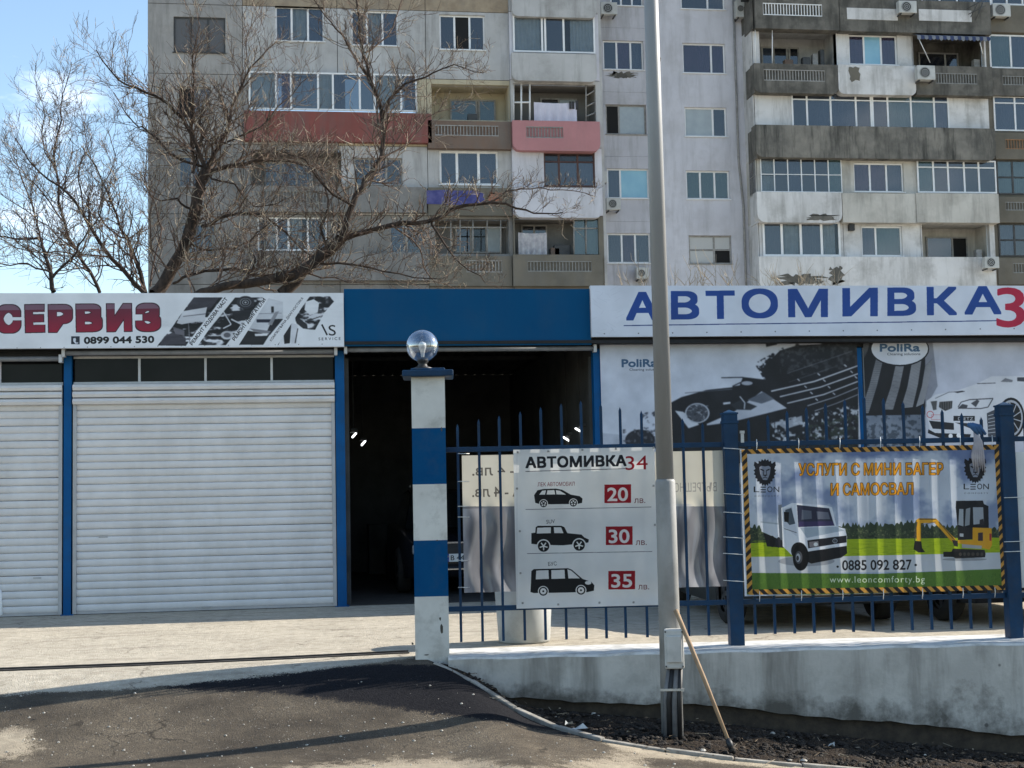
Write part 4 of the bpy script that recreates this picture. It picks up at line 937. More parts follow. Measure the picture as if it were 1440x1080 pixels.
# open bay: inner roller guides, lamps
for px in (489, 836): x = X(px, 700, YG+.14); boxo('guide_rail', (x-.03, YG+.14, 0), (x+.03, YG+.22, ZSOF-.1), mint, gar)
ml, lnt, lb = nodes('tube_light'); lb.inputs['Emission Color'].default_value = (1, 1, 1, 1); lb.inputs['Emission Strength'].default_value = 1.6; lb.inputs['Base Color'].default_value = (.9, .9, .9, 1); lb.inputs['Emission Color'].default_value = (.95, .98, 1, 1)
def tube_lamp(px, py, Y, dy, label):
    c = P(px, py, Y); e = empty('tube_lamp', c, label, 'lamp', None)
    q = MB().mat(ml); k_ = Y/26; q.tube([c-Vector((dy*.2*k_, .1, .04*k_)), c+Vector((dy*.5*k_, .1, .04*k_))], .019*k_, 8); q.build('tube', e)
    q = MB().mat(mint); q.obox(c+Vector((0, 0, .06)), (.05, 0, 0), (0, .42, 0), (0, 0, .02)); q.build('housing', e)
    q = MB().mat(mint); q.tube([c+Vector((0, 0, .07)), (c.x, c.y, ZW+.1)], .006, 5); q.build('hanger', e)
for i, (px, py, lb_) in enumerate(((497, 612, 'small lit lamp inside the open bay, upper one beside the left blue column'), (510, 623, 'small lit lamp inside the open bay, second one from the left blue column'), (815, 605, 'small lit lamp in the open bay, upper one near the right column above a picket'), (797, 617, 'small lit lamp inside the open bay above the price banner, lower of the right two'))):
    tube_lamp(px, py, (21.5, 24, 20.0, 21.0)[i], (.1, .1, -.1, -.1)[i], lb_)
# shelf and junk silhouettes in the bay
boxo('work_bench', (X(520, 800, 26), 26.2, .0), (X(590, 800, 26), 26.8, .9), mint, gar)
# closed front behind the car wash banners
mcurt = mat('pvc_wall', (.34, .35, .36), (.28, .29, .30), 2, .5, dirt=.5, dirtc=(.2, .2, .2), zs=.3)
zq = Z(1030, 660)
for a, b in ((853, 1205), (1219, 1572)):
    boxo('front_wall', (X(a), YG+.04, 0), (X(b), YG+.09, ZSOF), mcurt, gar)

# ---- signs
def signboard(name, pl, img_mat, label, cat='sign', thick=.05, frame=mtrim, fold=None, nu=40):
    c = pl.pt(.5, 1); s = empty(name, c, label, cat)
    a = pl.pt(0, 1, -.028); b = pl.pt(1, 0, -.028)
    boxo('backing', (a.x, a.y, a.z), (b.x, a.y+thick, b.z), frame, s)
    o = pl.sheet('printed_face', img_mat, nu, 8, fold, s); return s
sp = Plane(-260, 412.2, 483.5, 489, (0, YG-.30, 0), NY); 
# the board follows the roof line, so fix its heights at its right end
sp.z1, sp.z0 = Z(483, 412, YG-.3), Z(483, 487.5, YG-.3)
cv = Canvas('service_print', sp.uv, (-260, 412, 483, 490), 2.6, (226, 228, 232))
def glossy(t, x0, yb, x1, h, rise):
    cv.text(t, x0, yb, x1, h, (46, 18, 30), .095, rise, square=True)
    a0 = cv.a.copy(); cv.text(t, x0+1.2, yb-1.2, x1-1.2, h-2.4, (255, 0, 255), .08, rise, square=True)
    m_ = (np.abs(cv.a-np.array((1, 0, 1), np.float32)).sum(-1) < .01)
    yy, xx = np.mgrid[0:cv.H, 0:cv.W]; q0 = cv.tp([(x0, yb-h), (x1, yb-h+rise)]); q1 = cv.tp([(x0, yb), (x1, yb+rise)])
    top = q0[0, 1]+(xx-q0[0, 0])*(q0[1, 1]-q0[0, 1])/(q0[1, 0]-q0[0, 0]); v = np.clip((yy-top)/(q1[0, 1]-q0[0, 1]), 0, 1)
    c = np.where((v < .2)[..., None], np.array(srgb((120, 88, 104))), np.array(srgb((92, 40, 58)))*(1-v[..., None])+np.array(srgb((150, 24, 54)))*v[..., None])
    m_ = m_[..., None]; cv.a[:] = np.where(m_, c, a0)
for ch, x0, x1, yb in (('С', -7, 30.5, 469.3), ('Е', 35, 64, 468.6), ('Р', 67.5, 103.5, 468.4), ('В', 106.5, 145, 467.8), ('И', 149.5, 186.5, 467.4), ('З', 190, 227, 467.0)):
    glossy(ch, x0, yb, x1, 41, -.6)
for ch, x0, x1, yb in (('О', -58, -14, 470), ('Т', -98, -64, 470.5), ('В', -140, -104, 471), ('А', -186, -146, 471)): glossy(ch, x0, yb, x1, 41, -.6)
cv.text('0899 044 530', 118, 483.8, 217, 10.6, (16, 16, 20), .06, -1.6, space=1.0)
cv.rect(100, 473, 112, 484, (40, 44, 56)); cv.poly([(103, 476), (106, 475), (107, 478), (106, 480), (108, 482), (110, 481), (110, 483), (106, 483.5), (103, 480)], (215, 218, 226))
# collage of workshop motifs cut by three slanted strips
def Z6(pts): return [(x/5.333+220, y/5.333+400) for x, y in pts]
random.seed(11)
def clip_noise(quadpts, seed, lo, dens=(60, 16), cols=((28, 28, 32), (70, 70, 76), (150, 152, 158), (214, 216, 222))):
    m_ = cv.polymask(quadpts); n_ = cv.noise(dens[0], dens[1], seed, 4)
    for i, t in enumerate((1, lo, lo+.08, lo+.14)):
        if i == 0: cv.maskblend(m_, cols[0])
        else: cv.maskblend(m_*np.clip((n_-t)*30, 0, 1), cols[i])
clip_noise(Z6([(8,458),(120,320),(180,230),(280,98),(496,98),(300,350),(220,460)]), 3, .52)
cv.poly(Z6([(240,150),(280,100),(470,100),(400,190),(220,190)]), (62, 60, 68)); cv.poly(Z6([(60,390),(120,360),(220,400),(220,450),(20,455)]), (60, 58, 66)); cv.poly(Z6([(120,315),(210,345),(210,385),(140,370)]), (90, 88, 96))
cv.poly(Z6([(200,200),(380,170),(360,270),(300,280),(190,300),(150,290)]), (206, 208, 214)); cv.line(Z6([(200,240),(370,220)]), 1.2, (120, 120, 126)); cv.line(Z6([(240,290),(250,440)]), 1.2, (120, 120, 126))
clip_noise(Z6([(300,455),(590,98),(800,98),(520,455)]), 5, .5)
cv.ell(*Z6([(668, 135)])[0], 12.5, 9, (46, 46, 52)); 
for r, c in ((10, (120, 122, 128)), (8.6, (30, 30, 34)), (6, (150, 152, 158)), (4.6, (30, 30, 34)), (2, (170, 172, 178))): cv.ell(*Z6([(668, 135)])[0], r*.8, r*.62, c)
cv.poly(Z6([(560,200),(720,190),(690,260),(600,270)]), (44, 44, 50)); cv.ell(*Z6([(530, 380)])[0], 9, 6, (184, 186, 192)); cv.ell(*Z6([(530, 380)])[0], 5, 3.4, (90, 90, 96))
cv.line(Z6([(500,200),(560,300),(500,330)]), 1.8, (214, 216, 222)); cv.line(Z6([(560,260),(640,300),(600,360)]), 2.2, (206, 208, 214))
cv.poly(Z6([(590,452),(690,340),(860,350),(950,250),(950,130),(820,98),(760,200),(640,360)]), (205, 208, 214))
cv.poly(Z6([(590,452),(680,345),(850,375),(800,452)]), (36, 36, 40)); cv.poly(Z6([(860,165),(880,165),(880,210),(862,212)]), (36, 36, 40)); cv.poly(Z6([(750,262),(860,262),(850,285),(752,285)]), (40, 44, 60)); cv.poly(Z6([(870,260),(950,258),(850,380),(830,350)]), (44, 44, 50))
cv.poly(Z6([(836,300),(890,206),(920,200),(866,306)]), (150, 152, 158)); cv.poly(Z6([(700,330),(860,350),(840,372),(730,352)]), (120, 120, 126)); cv.poly(Z6([(736,370),(840,366),(830,385),(740,388)]), (226, 226, 230)); cv.line(Z6([(750,220),(940,215)]), .8, (140, 142, 150))
cv.poly(Z6([(890,452),(1010,262),(1010,300),(1000,440),(960,445),(950,340),(915,452)]), (36, 36, 40))
clip_noise(Z6([(1040,240),(1150,90),(1300,90),(1330,128),(1260,210),(1190,340),(1100,335),(1045,280)]), 8, .47)
cv.poly(Z6([(1120,130),(1180,110),(1220,140),(1210,210),(1150,230),(1110,190)]), (222, 224, 228)); cv.poly(Z6([(1045,240),(1080,260),(1130,300),(1135,335),(1100,330),(1050,290)]), (44, 44, 48)); cv.line(Z6([(1115,280),(1230,240)]), 1.2, (60, 60, 64)); cv.poly(Z6([(1290,90),(1332,128),(1290,170)]), (40, 40, 46))
cv.poly(Z6([(1010,290),(1060,300),(1050,440),(1010,445)]), (208, 210, 216)); cv.line(Z6([(1060,330),(1040,440)]), 1.4, (60, 60, 64))
keep = cv.a.copy(); cv.photo(3, .09, 8); w_ = np.zeros((cv.H, cv.W), np.float32); xq = int(cv.tp([(226, 450)])[0, 0]); w_[:, xq:] = 1; w_ *= (np.abs(cv.a.mean(-1)-keep.mean(-1)) > -1); bgm = (keep.mean(-1) > .885); cv.a[:] = np.where((w_ > 0)[..., None] & ~(bgm & (cv.a.mean(-1) > .86))[..., None], cv.a, keep)
for (a, b, t_, p0, p1, h) in (((255, 470), (530, 98), 'РЕМОНТ ХОДОВА ЧАСТ', (268, 458), (536, 112), 5.2), ((560, 470), (815, 98), 'РЕМОНТ ДВИГАТЕЛИ', (585, 424), (822, 118), 5.2), ((850, 430), (1110, 80), 'КОМПЮТЪРНА ДИАГНОСТИКА', (862, 428), (1104, 104), 3.6)):
    cv.poly(Z6([(a[0]-16, 475), (b[0]-4, 80), (b[0]+40, 80), (a[0]+45, 475)]), (226, 228, 232))
    (x0, y0), (x1, y1) = Z6([p0, p1]); cv.text(t_, x0, y0, x1, h, (24, 24, 28), .03, y1-y0)
cv.line(Z6([(1240,300),(1280,380)]), 2.2, (24, 24, 28)); cv.text('S', 462.5, 472, 472.5, 15.5, (24, 24, 28), .0, -.5); cv.text('SERVICE', 448, 478.5, 479, 4, (40, 40, 46), .0, -.5, space=1.5)
for x in range(-240, 480, 33): cv.ell(x, 490-.0125*x-.4, .7, .7, (120, 120, 124))
smt = imgmat('service_face', cv.image(), .35, 0)
signboard('service_sign', sp, smt, 'long white workshop sign with big dark red letters above the roller doors', fold=lambda u, v: .002*math.sin(u*40))
# car wash banner on the fascia
wp = Plane(831, 399, 1560, 474, (0, YG-.33, 0), NY); wp.z1, wp.z0 = Z(1135, 402, YG-.31), Z(1135, 472.5, YG-.31)
cv = Canvas('carwash_print', wp.uv, (831, 399, 1560, 474), 2.4, (212, 216, 226))
def Z7(x, y): return (x/2.3607+830, y/2.3607+390)
BL = (24, 66, 140)
for ch, a, b, yb in (('А', 120, 228, 143), ('В', 268, 362, 140.5), ('Т', 384, 480, 139), ('О', 502, 624, 136), ('М', 657, 790, 133), ('И', 838, 955, 130), ('В', 987, 1082, 128.5), ('К', 1117, 1218, 126.5), ('А', 1243, 1364, 124)):
    x0, y0 = Z7(a, yb); x1, _ = Z7(b, yb); cv.text(ch, x0, y0, x1, 40.2 if ch not in 'О' else 41.5, BL, .042, -.35, square=True)
cv.line([Z7(112, 160), Z7(1364, 144)], 1.3, (30, 50, 110))
x0, y0 = Z7(1347, 166); cv.text('3', x0, y0, x0+42, 59, (178, 24, 62), .02, -.4); cv.text('4', x0+44, y0-.4, x0+92, 59, (178, 24, 62), .02, -.4)
for x in range(850, 1560, 48): cv.ell(x, 469.5-.0125*(x-830), .9, .9, (90, 92, 100))
random.seed(5)
for _ in range(26):
    x = random.uniform(832, 868); y = random.uniform(405, 470); cv.line([(x, y), (x+random.uniform(4, 14), y+random.uniform(-8, 8))], .5, (190, 194, 206), .6)
cwm = imgmat('carwash_face', cv.image(), .4, 0)
signboard('car_wash_sign', wp, cwm, 'wide white car wash banner with blue Cyrillic letters and red numerals on the fascia', fold=lambda u, v: .006*math.sin(u*50+v*2)+.008*math.sin(u*13-v*3)*v, nu=120)
# two big black and white car posters under it
def Z8(x, y): return (x/3.8919+850, y/3.8919+470)
def z8(pts): return [Z8(*p) for p in pts]
p1 = Plane(845.5, 480, 1208, 652, (0, YG-.07, 0), NY); p1.z1 = Z(1025, 478, YG-.07)
cv = Canvas('poster_print', p1.uv, (845, 478, 1208, 652), 2.6, (198, 202, 214))
def grunge(pts, c, seed, lo=.42, d=(80, 40), soft=8):
    m_ = cv.polymask(pts)
    cv.maskblend(m_*np.clip((cv.noise(d[0], d[1], seed, 4)-lo)*soft, 0, 1), c)
DK = (20, 22, 30)
cv.poly(z8([(-20,540),(-20,700),(1400,700),(1400,560),(900,560),(360,600),(200,560)]), (150, 154, 166), .5)
cv.poly(z8([(345,385),(420,345),(560,305),(700,290),(760,235),(890,250),(960,190),(905,260),(1000,400),(1390,330),(1390,740),(330,740)]), DK)
grunge(z8([(200,440),(345,380),(345,740),(210,740)]), (60, 62, 72), 4, .5)
cv.poly(z8([(860,190),(960,90),(1060,60),(1180,55),(1240,30),(1390,30),(1390,360),(1000,410),(900,300)]), DK); grunge(z8([(820,160),(980,70),(1000,240),(880,260)]), DK, 6, .45); grunge(z8([(960,90),(1390,30),(1390,180),(960,240)]), (52, 54, 60), 7, .5)
cv.poly(z8([(880,42),(940,36),(945,56),(885,70)]), (44, 46, 54)); cv.ell(*Z8(1056, 60), 3, 2, (50, 52, 60))
cv.poly(z8([(650,235),(760,232),(740,280),(600,300),(460,320),(520,310)]), (196, 200, 212)); cv.line(z8([(640,238),(760,236),(750,262),(700,285)]), 1.2, DK)
cv.ell(*Z8(780, 268), 8, 3, (160, 164, 176)); cv.line(z8([(440,322),(700,300)]), 1, (90, 94, 104))
cv.poly(z8([(385,418),(430,424),(520,495),(460,515)]), (196, 200, 210)); cv.poly(z8([(560,490),(700,430),(860,312),(1000,405),(700,480),(560,500)]), (184, 188, 200)); cv.poly(z8([(780,360),(870,315),(930,355),(860,380)]), (92, 98, 110)); cv.poly(z8([(690,385),(745,360),(835,395),(800,415),(720,412)]), (40, 44, 52))
cv.ring(*Z8(508, 432), 17.5, 2.2, (186, 190, 200), .82); cv.ell(*Z8(508, 432), 15, 12.4, (70, 74, 84)); 
random.seed(2)
for _ in range(50):
    x, y = Z8(random.uniform(455, 560), random.uniform(390, 475)); cv.line([(x, y), (x+random.uniform(-4, 4), y+random.uniform(-3, 3))], .8, random.choice([(196, 200, 208), (30, 32, 38), (140, 146, 156)]))
cv.line(z8([(740,340),(768,375),(765,410)]), 1.6, (200, 204, 214)); cv.line(z8([(650,380),(690,375)]), 3, (190, 194, 204))
for a, b, c_, w in (((912, 312), (1150, 258), (1388, 172), 2.0), ((960, 342), (1180, 290), (1388, 216), 1.8), ((1000, 378), (1200, 330), (1388, 258), 1.7), ((1110, 392), (1260, 345), (1388, 292), 1.1), ((1150, 420), (1270, 378), (1388, 330), .9)):
    cv.line(z8([a, b, c_]), w, (196, 198, 206))
cv.line(z8([(1010,262),(1260,178)]), .6, (110, 112, 120)); cv.line(z8([(1000,215),(1356,92)]), .8, (120, 122, 130))
for x, y in ((1062, 250), (1172, 220), (1318, 172), (1100, 288), (1202, 254), (1352, 206), (1132, 322), (1228, 290), (1376, 236), (1160, 358), (1255, 326)): cv.line(z8([(x-6, y-6), (x+8, y+6)]), 1.6, (200, 202, 210))
grunge(z8([(900,480),(1000,460),(1390,380),(1390,560),(1000,600),(920,560)]), (180, 184, 192), 9, .52); cv.poly(z8([(930,480),(1010,470),(1080,445),(1085,490),(990,520)]), (176, 180, 190), .8)
grunge(z8([(1100,500),(1390,440),(1390,640),(1000,640)]), (40, 48, 44), 12, .5)
cv.ell(*Z8(195, 580), 21, 15, (36, 38, 46)); grunge(z8([(100,520),(280,520),(280,620),(100,620)]), (90, 92, 100), 14, .55)
cv.photo(5, .06, 5)
cv.text('PoliRa', 874, 516.5, 924, 12, (60, 92, 124), .05, -.6); cv.text('Cleaning solutions', 885, 521.5, 930, 3.6, (50, 54, 62), .03, -.4)
pm1 = imgmat('poster_face', cv.image(), .4, 0)
signboard('car_poster', p1, pm1, 'grey poster with a huge black car headlight and chrome grille bars', 'poster', fold=lambda u, v: .004*math.sin(u*22+v*3), nu=60)
p2 = Plane(1217, 480, 1585, 652, (0, YG-.07, 0), NY); p2.z1 = Z(1400, 476, YG-.07)
cv = Canvas('poster_print_b', p2.uv, (1217, 476, 1585, 652), 2.6, (184, 188, 202))
def Z9(x, y): return (x/5.76+1190, y/5.76+470)
def z9(pts): return [Z9(*p) for p in pts]
cv.poly(z9([(130,60),(700,60),(740,420),(640,600),(640,660),(130,680)]), (16, 18, 26))
cv.poly(z9([(640,60),(760,60),(745,430),(705,500),(640,620)]), (176, 180, 194), .7)
for i, (a, b, c_, d) in enumerate((((240,200),(300,200),(180,640),(110,640)), ((400,250),(470,250),(380,610),(300,610)), ((530,240),(610,215),(540,590),(445,600)), ((640,260),(700,200),(630,560),(565,590)), ((120,70),(190,70),(140,200),(110,220)))):
    cv.poly(z9([a, b, ((b[0]+c_[0])/2+8, (b[1]+c_[1])/2), c_, d, ((a[0]+d[0])/2+10, (a[1]+d[1])/2)]), (116+14*i if i < 4 else 100, 118+14*i if i < 4 else 100, 124+14*i if i < 4 else 104))
    for k in range(30):
        t_ = k/30; cv.line(z9([(lerp(a[0], d[0], t_)+8*sin(t_*3), lerp(a[1], d[1], t_)), (lerp(b[0], c_[0], t_)+8*sin(t_*3), lerp(b[1], c_[1], t_))]), .45, (40, 42, 48), .7)
cv.poly(z9([(110,660),(640,650),(650,1040),(110,1040)]), (110, 120, 136)); grunge(z9([(110,660),(640,650),(650,1040),(110,1040)]), (60, 70, 84), 21, .5)
cv.ell(*Z9(433, 120), 41.5, 24, (20, 22, 30)); cv.ell(*Z9(433, 118), 40, 22.6, (206, 210, 220))
cv.text('PoliRa', 1237, 494.8, 1294, 12, (66, 98, 132), .05, -.5); cv.text('Cleaning solutions', 1247.5, 499.8, 1294.5, 4, (50, 54, 62), .03, -.4)
CARW = (206, 208, 216)
cv.poly(z9([(650,540),(720,490),(900,455),(1060,400),(1180,340),(1500,340),(1800,420),(1900,520),(1900,860),(1200,850),(1000,860),(680,800),(650,640)]), CARW)
cv.line(z9([(1060,400),(1210,395)]), .9, (60, 62, 70)); cv.poly(z9([(1250,385),(1290,355),(1350,372),(1345,388)]), (120, 122, 130)); cv.poly(z9([(1385,350),(1600,345),(1560,390),(1385,380)]), (60, 64, 74)); cv.line(z9([(720,520),(830,470),(960,462)]), .8, (80, 82, 90)); cv.poly(z9([(870,468),(940,458),(960,464),(900,476)]), (30, 32, 40))
cv.poly(z9([(684,545),(735,540),(730,610),(705,616)]), (50, 50, 52)); cv.poly(z9([(755,548),(860,540),(855,600),(800,622),(750,590)]), (50, 50, 52))
for i in range(5): cv.line(z9([(690+10*i, 545), (702+7*i, 612)]), .4, (150, 150, 156)); cv.line(z9([(765+20*i, 546), (770+18*i, 608)]), .4, (150, 150, 156))
cv.line(z9([(905,590),(930,550),(1000,530),(1190,520),(1150,590),(1090,602),(905,600)]), 1.1, (40, 42, 50)); cv.poly(z9([(905,598),(940,565),(985,575),(975,602)]), (60, 62, 70)); cv.poly(z9([(1010,560),(1060,530),(1080,540),(1050,590)]), (70, 72, 80))
cv.photo(3, .045, 6)
cv.rect(*Z9(688, 650), *Z9(780, 695), (200, 150, 158)); cv.rect(*Z9(692, 655), *Z9(776, 690), (214, 212, 220)); cv.ring(*Z9(680, 650), 5, 1, (190, 90, 100))
cv.rect(*Z9(868, 662), *Z9(1042, 702), (30, 32, 40)); cv.text('DIETZ', *Z9(905, 697), Z9(1030, 0)[0], 4.6, (214, 216, 224), .02)
cv.poly(z9([(670,700),(870,720),(872,775),(700,765)]), (34, 36, 44)); cv.poly(z9([(665,770),(720,800),(1010,810),(1000,845),(760,840),(660,800)]), (26, 28, 36)); cv.poly(z9([(880,715),(1060,725),(1095,770),(1000,760)]), (44, 48, 58))
cv.ell(*Z9(433, 120), 41.5, 24, (20, 22, 30)); cv.ell(*Z9(433, 118), 40, 22.6, (206, 210, 220))
cv.text('PoliRa', 1237, 494.8, 1294, 12, (66, 98, 132), .05, -.5); cv.text('Cleaning solutions', 1247.5, 499.8, 1294.5, 4, (50, 54, 62), .03, -.4)
cv.ell(*Z9(845, 825), 3, 3.4, (235, 235, 240)); cv.ell(*Z9(910, 820), 3, 3.4, (235, 235, 240)); cv.ell(*Z9(1200, 822), 3.4, 3.4, (240, 240, 245))
cv.poly(z9([(1140,640),(1250,590),(1240,830),(1150,830)]), (70, 74, 84)); 
for i in range(6): cv.line(z9([(1150, 660+28*i), (1230, 640+30*i)]), .8, (190, 194, 204))
wc = Z9(1335, 680); cv.ell(wc[0], wc[1], 19, 29, (22, 24, 30)); cv.ring(wc[0], wc[1], 16.5, 2.2, (170, 174, 184), 1.55); 
for k in range(10):
    a = 2*pi*k/10+.2; cv.line([wc, (wc[0]+cos(a)*14.5, wc[1]+sin(a)*22)], 1.3, (176, 180, 190))
pm2 = imgmat('poster_face_b', cv.image(), .4, 0)
signboard('car_poster', p2, pm2, 'poster with a white sports car beside dark curtain strips and an oval logo', 'poster', fold=lambda u, v: .004*math.sin(u*20+v*3), nu=60)
# small white bent hoop at the left edge of the yard
hp = PZ(-8, 868, 0); q = MB().mat(mat('white_gloss', (.8, .8, .8), (.7, .7, .7), 5, .3))
q.tube([hp+Vector((0, 0, .0)), hp+Vector((.10, -.05, .04)), hp+Vector((.085, -.05, .2)), hp+Vector((.08, -.05, .32)), hp+Vector((.02, -.04, .40)), hp+Vector((-.2, 0, .42)), hp+Vector((-.25, 0, 0))], .018, 8)
tagp(q.build('bent_hoop', loc=hp), 'white bent metal hoop on the yard at the extreme left edge', 'hoop')

# ================================================================ APARTMENT BLOCK
apt = empty('apartment_block', (0, 58.1, 0), 'tall weathered concrete panel apartment block with patchwork balconies behind the garage', 'building')
def W(px0, py0, px1, py1, Y):
    xm, ym = (px0+px1)/2, (py0+py1)/2
    return P(px0, ym, Y).x, P(px1, ym, Y).x, P(xm, py1, Y).z, P(xm, py0, Y).z
AF = 1.2
def am(name, c1, c2, **k):
    d = dict(scale=.7, rough=.92, bump=.15, bscale=12, streak=.45, streakc=(.12, .115, .105), dirt=.45, dirtc=(.16, .15, .135), dscale=.55); d.update(k); f = lambda c: tuple(min(.8, x*AF) for x in c)
    for kk in ('streakc', 'dirtc'): d[kk] = f(d[kk])
    return mat(name, f(c1), f(c2), **d)
m_raw = am('raw_panel', (.315, .30, .285), (.235, .225, .215), streak=.6, dirt=.6)
m_dim = am('shaded_panel', (.205, .197, .188), (.155, .15, .143), streak=.6, dirt=.6, dirtc=(.09, .085, .078))  # raw panel darkened in colour for tree shade, plus its own streaks and dirt
m_grey = am('grey_plaster', (.40, .395, .39), (.33, .325, .32))
m_light = am('light_plaster', (.50, .495, .53), (.44, .435, .465), streak=.25, dirt=.25, dirtc=(.26, .25, .25), dscale=.9)
m_grey5 = am('shaft_plaster', (.44, .435, .465), (.38, .375, .40), streak=.4, dirt=.35, dirtc=(.24, .23, .22))
m_white = am('white_plaster', (.56, .55, .545), (.46, .45, .44), streak=.5, dirt=.5, dirtc=(.22, .21, .19), dscale=.9)
m_beige = am('beige_plaster', (.46, .44, .40), (.38, .36, .325), streak=.45, dirt=.4, dirtc=(.2, .19, .165), dscale=.8)
m_dark = am('weathered_concrete', (.145, .135, .118), (.085, .08, .07), scale=1.6, streak=.85, streakc=(.035, .034, .03), dirt=.8, dirtc=(.05, .048, .042), dscale=1.1)
m_streak = am('streaked_concrete', (.20, .185, .16), (.10, .095, .085), scale=1.2, streak=1, streakc=(.03, .03, .027), dirt=.5, dirtc=(.06, .058, .05))
m_olive = am('olive_concrete', (.145, .13, .105), (.11, .10, .08), streak=.6, dirt=.4, dirtc=(.07, .065, .05))
m_brown = am('brown_paint', (.15, .10, .075), (.12, .08, .06), streak=.4, dirt=.3)
m_red = am('red_paint', (.20, .064, .054), (.16, .055, .047), streak=.35, dirt=.4, dirtc=(.14, .075, .06))
m_pink = am('pink_paint', (.38, .18, .185), (.33, .155, .16), streak=.2, dirt=.25, dirtc=(.3, .15, .15))
m_tan = am('tan_insulation', (.30, .24, .17), (.22, .17, .12), scale=3, streak=.2)
m_cream = am('cream_plaster', (.42, .37, .26), (.36, .31, .22), streak=.3, dirt=.2)
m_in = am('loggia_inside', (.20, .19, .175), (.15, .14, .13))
m_core = mat('joint_dark', (.05, .048, .045), (.03, .03, .028), 4, .95)
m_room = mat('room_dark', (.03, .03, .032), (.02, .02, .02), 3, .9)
f_white = mat('white_frame', (.78, .78, .78), (.7, .7, .7), 4, .4); f_old = mat('old_frame', (.34, .33, .31), (.24, .23, .22), 6, .6, dirt=.4); f_wood = mat('brown_frame', (.085, .035, .025), (.06, .025, .02), 6, .5)
f_dark = mat('dark_frame', (.06, .06, .06), (.04, .04, .04), 6, .5); f_rail = mat('rail_grey', (.26, .26, .25), (.18, .18, .17), 6, .6, dirt=.4)
GL = {'b': glass('pane_blue', (.045, .058, .085), .4), 'd': glass('pane_dark', (.02, .022, .028), .25), 'c': glass('pane_clear', (.05, .052, .058), .72), 's': mat('pane_sky_reflection', (.20, .40, .52), (.26, .48, .58), 1.2, .12, spec=.8), 't': glass('pane_teal', (.06, .10, .105), .4), 'k': mat('pane_open', (.012, .012, .013), (.01, .01, .01), 3, .9),  # key s: the bright sky's reflection is painted in as base colour
      'f': mat('pane_frosted', (.36, .40, .42), (.30, .34, .36), 2, .25, spec=.6), 'g': mat('blind_grey', (.12, .12, .125), (.09, .09, .095), 30, .6, zs=8), 'v': glass('pane_violet', (.05, .04, .075), .45), 'w': mat('blind_white', (.50, .50, .49), (.44, .44, .43), 30, .6, zs=8)}
CUR = {'c': mat('curtain_white', (.72, .73, .74), (.6, .61, .62), 3, .9), 'v': mat('curtain_violet', (.12, .09, .17), (.08, .06, .12), 3, .9), 'b': mat('curtain_grey', (.20, .21, .23), (.14, .15, .17), 3, .9), 't': mat('curtain_teal', (.14, .2, .2), (.10, .15, .15), 3, .9)}
PANE_ME = {}
def pane(x0, x1, z0, z1, y, m, parent): return boxo('pane', (x0, y, z0), (x1, y+.015, z1), m, parent)
def win(px0, py0, px1, py1, Y, cols, kinds, fm=None, inset=.10, transom=0, rows=1, name='window', hole=True, fw=.068, room=True, sill=True, parent=None):
    """cols: list of relative widths or a count; kinds: one letter per column (upper half letters after '/')"""
    fm = fm or f_white; parent = parent or apt
    x0, x1, z0, z1 = W(px0, py0, px1, py1, Y)
    if isinstance(cols, int): cols = [1]*cols
    s = sum(cols); xe = [x0]
    for c in cols: xe.append(xe[-1]+(x1-x0)*c/s)
    ze = [z0, z1] if rows == 1 and not transom else ([z0, z1-(z1-z0)*transom, z1] if transom else [z0+(z1-z0)*i/rows for i in range(rows+1)])
    y = Y+inset; q = MB().mat(fm)
    q.box((x0, y, z0), (x0+fw, y+.06, z1)); q.box((x1-fw, y, z0), (x1, y+.06, z1)); q.box((x0+fw, y+.002, z0), (x1-fw, y+.058, z0+fw)); q.box((x0+fw, y+.002, z1-fw), (x1-fw, y+.058, z1))
    for x in xe[1:-1]: q.box((x-fw*.6, y+.004, z0+fw), (x+fw*.6, y+.056, z1-fw))
    for z in ze[1:-1]:
        for a, b in zip(xe, xe[1:]): q.box((a+fw*.6, y+.006, z-fw*.4), (b-fw*.6, y+.054, z+fw*.4))
    if sill: q.box((x0-.04, Y-.06, z0-.035), (x1+.04, y-.002, z0-.002))
    f = q.build(name, parent)
    for j, (za, zb_) in enumerate(zip(ze, ze[1:])):
        ks = kinds.split('/')[min(j, len(kinds.split('/'))-1)]
        for i, (a, b) in enumerate(zip(xe, xe[1:])):
            k = ks[i % len(ks)]; e = fw*.6
            if k == ' ': continue
            pane(a+e, b-e, za+e, zb_-e, y+.025, GL[k.lower()], f)
            kc = k if k in CUR else None
            if kc and (zb_-za) > .5:
                n = max(4, int((b-a)/.09)); vs = []
                wc = 1 if random.random() < .6 else random.uniform(.4, .8); aa, bb = (a, a+(b-a)*wc) if random.random() < .5 else (b-(b-a)*wc, b)
                for t in range(n+1):
                    xx = aa+(bb-aa)*t/n; yy = y+.12+(.03 if t % 2 else 0); vs += [(xx, yy, za+.03), (xx, yy, zb_-.03)]
                c = MB().mat(CUR[kc]); c.add(vs, [(2*t, 2*t+2, 2*t+3, 2*t+1) for t in range(n)], False); c.build('curtain', f)
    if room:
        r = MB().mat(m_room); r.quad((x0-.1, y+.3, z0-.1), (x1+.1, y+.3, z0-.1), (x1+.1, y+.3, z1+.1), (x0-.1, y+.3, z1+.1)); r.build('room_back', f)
    HOLES.append((x0, x1, z0, z1, Y)); return f
HOLES = []
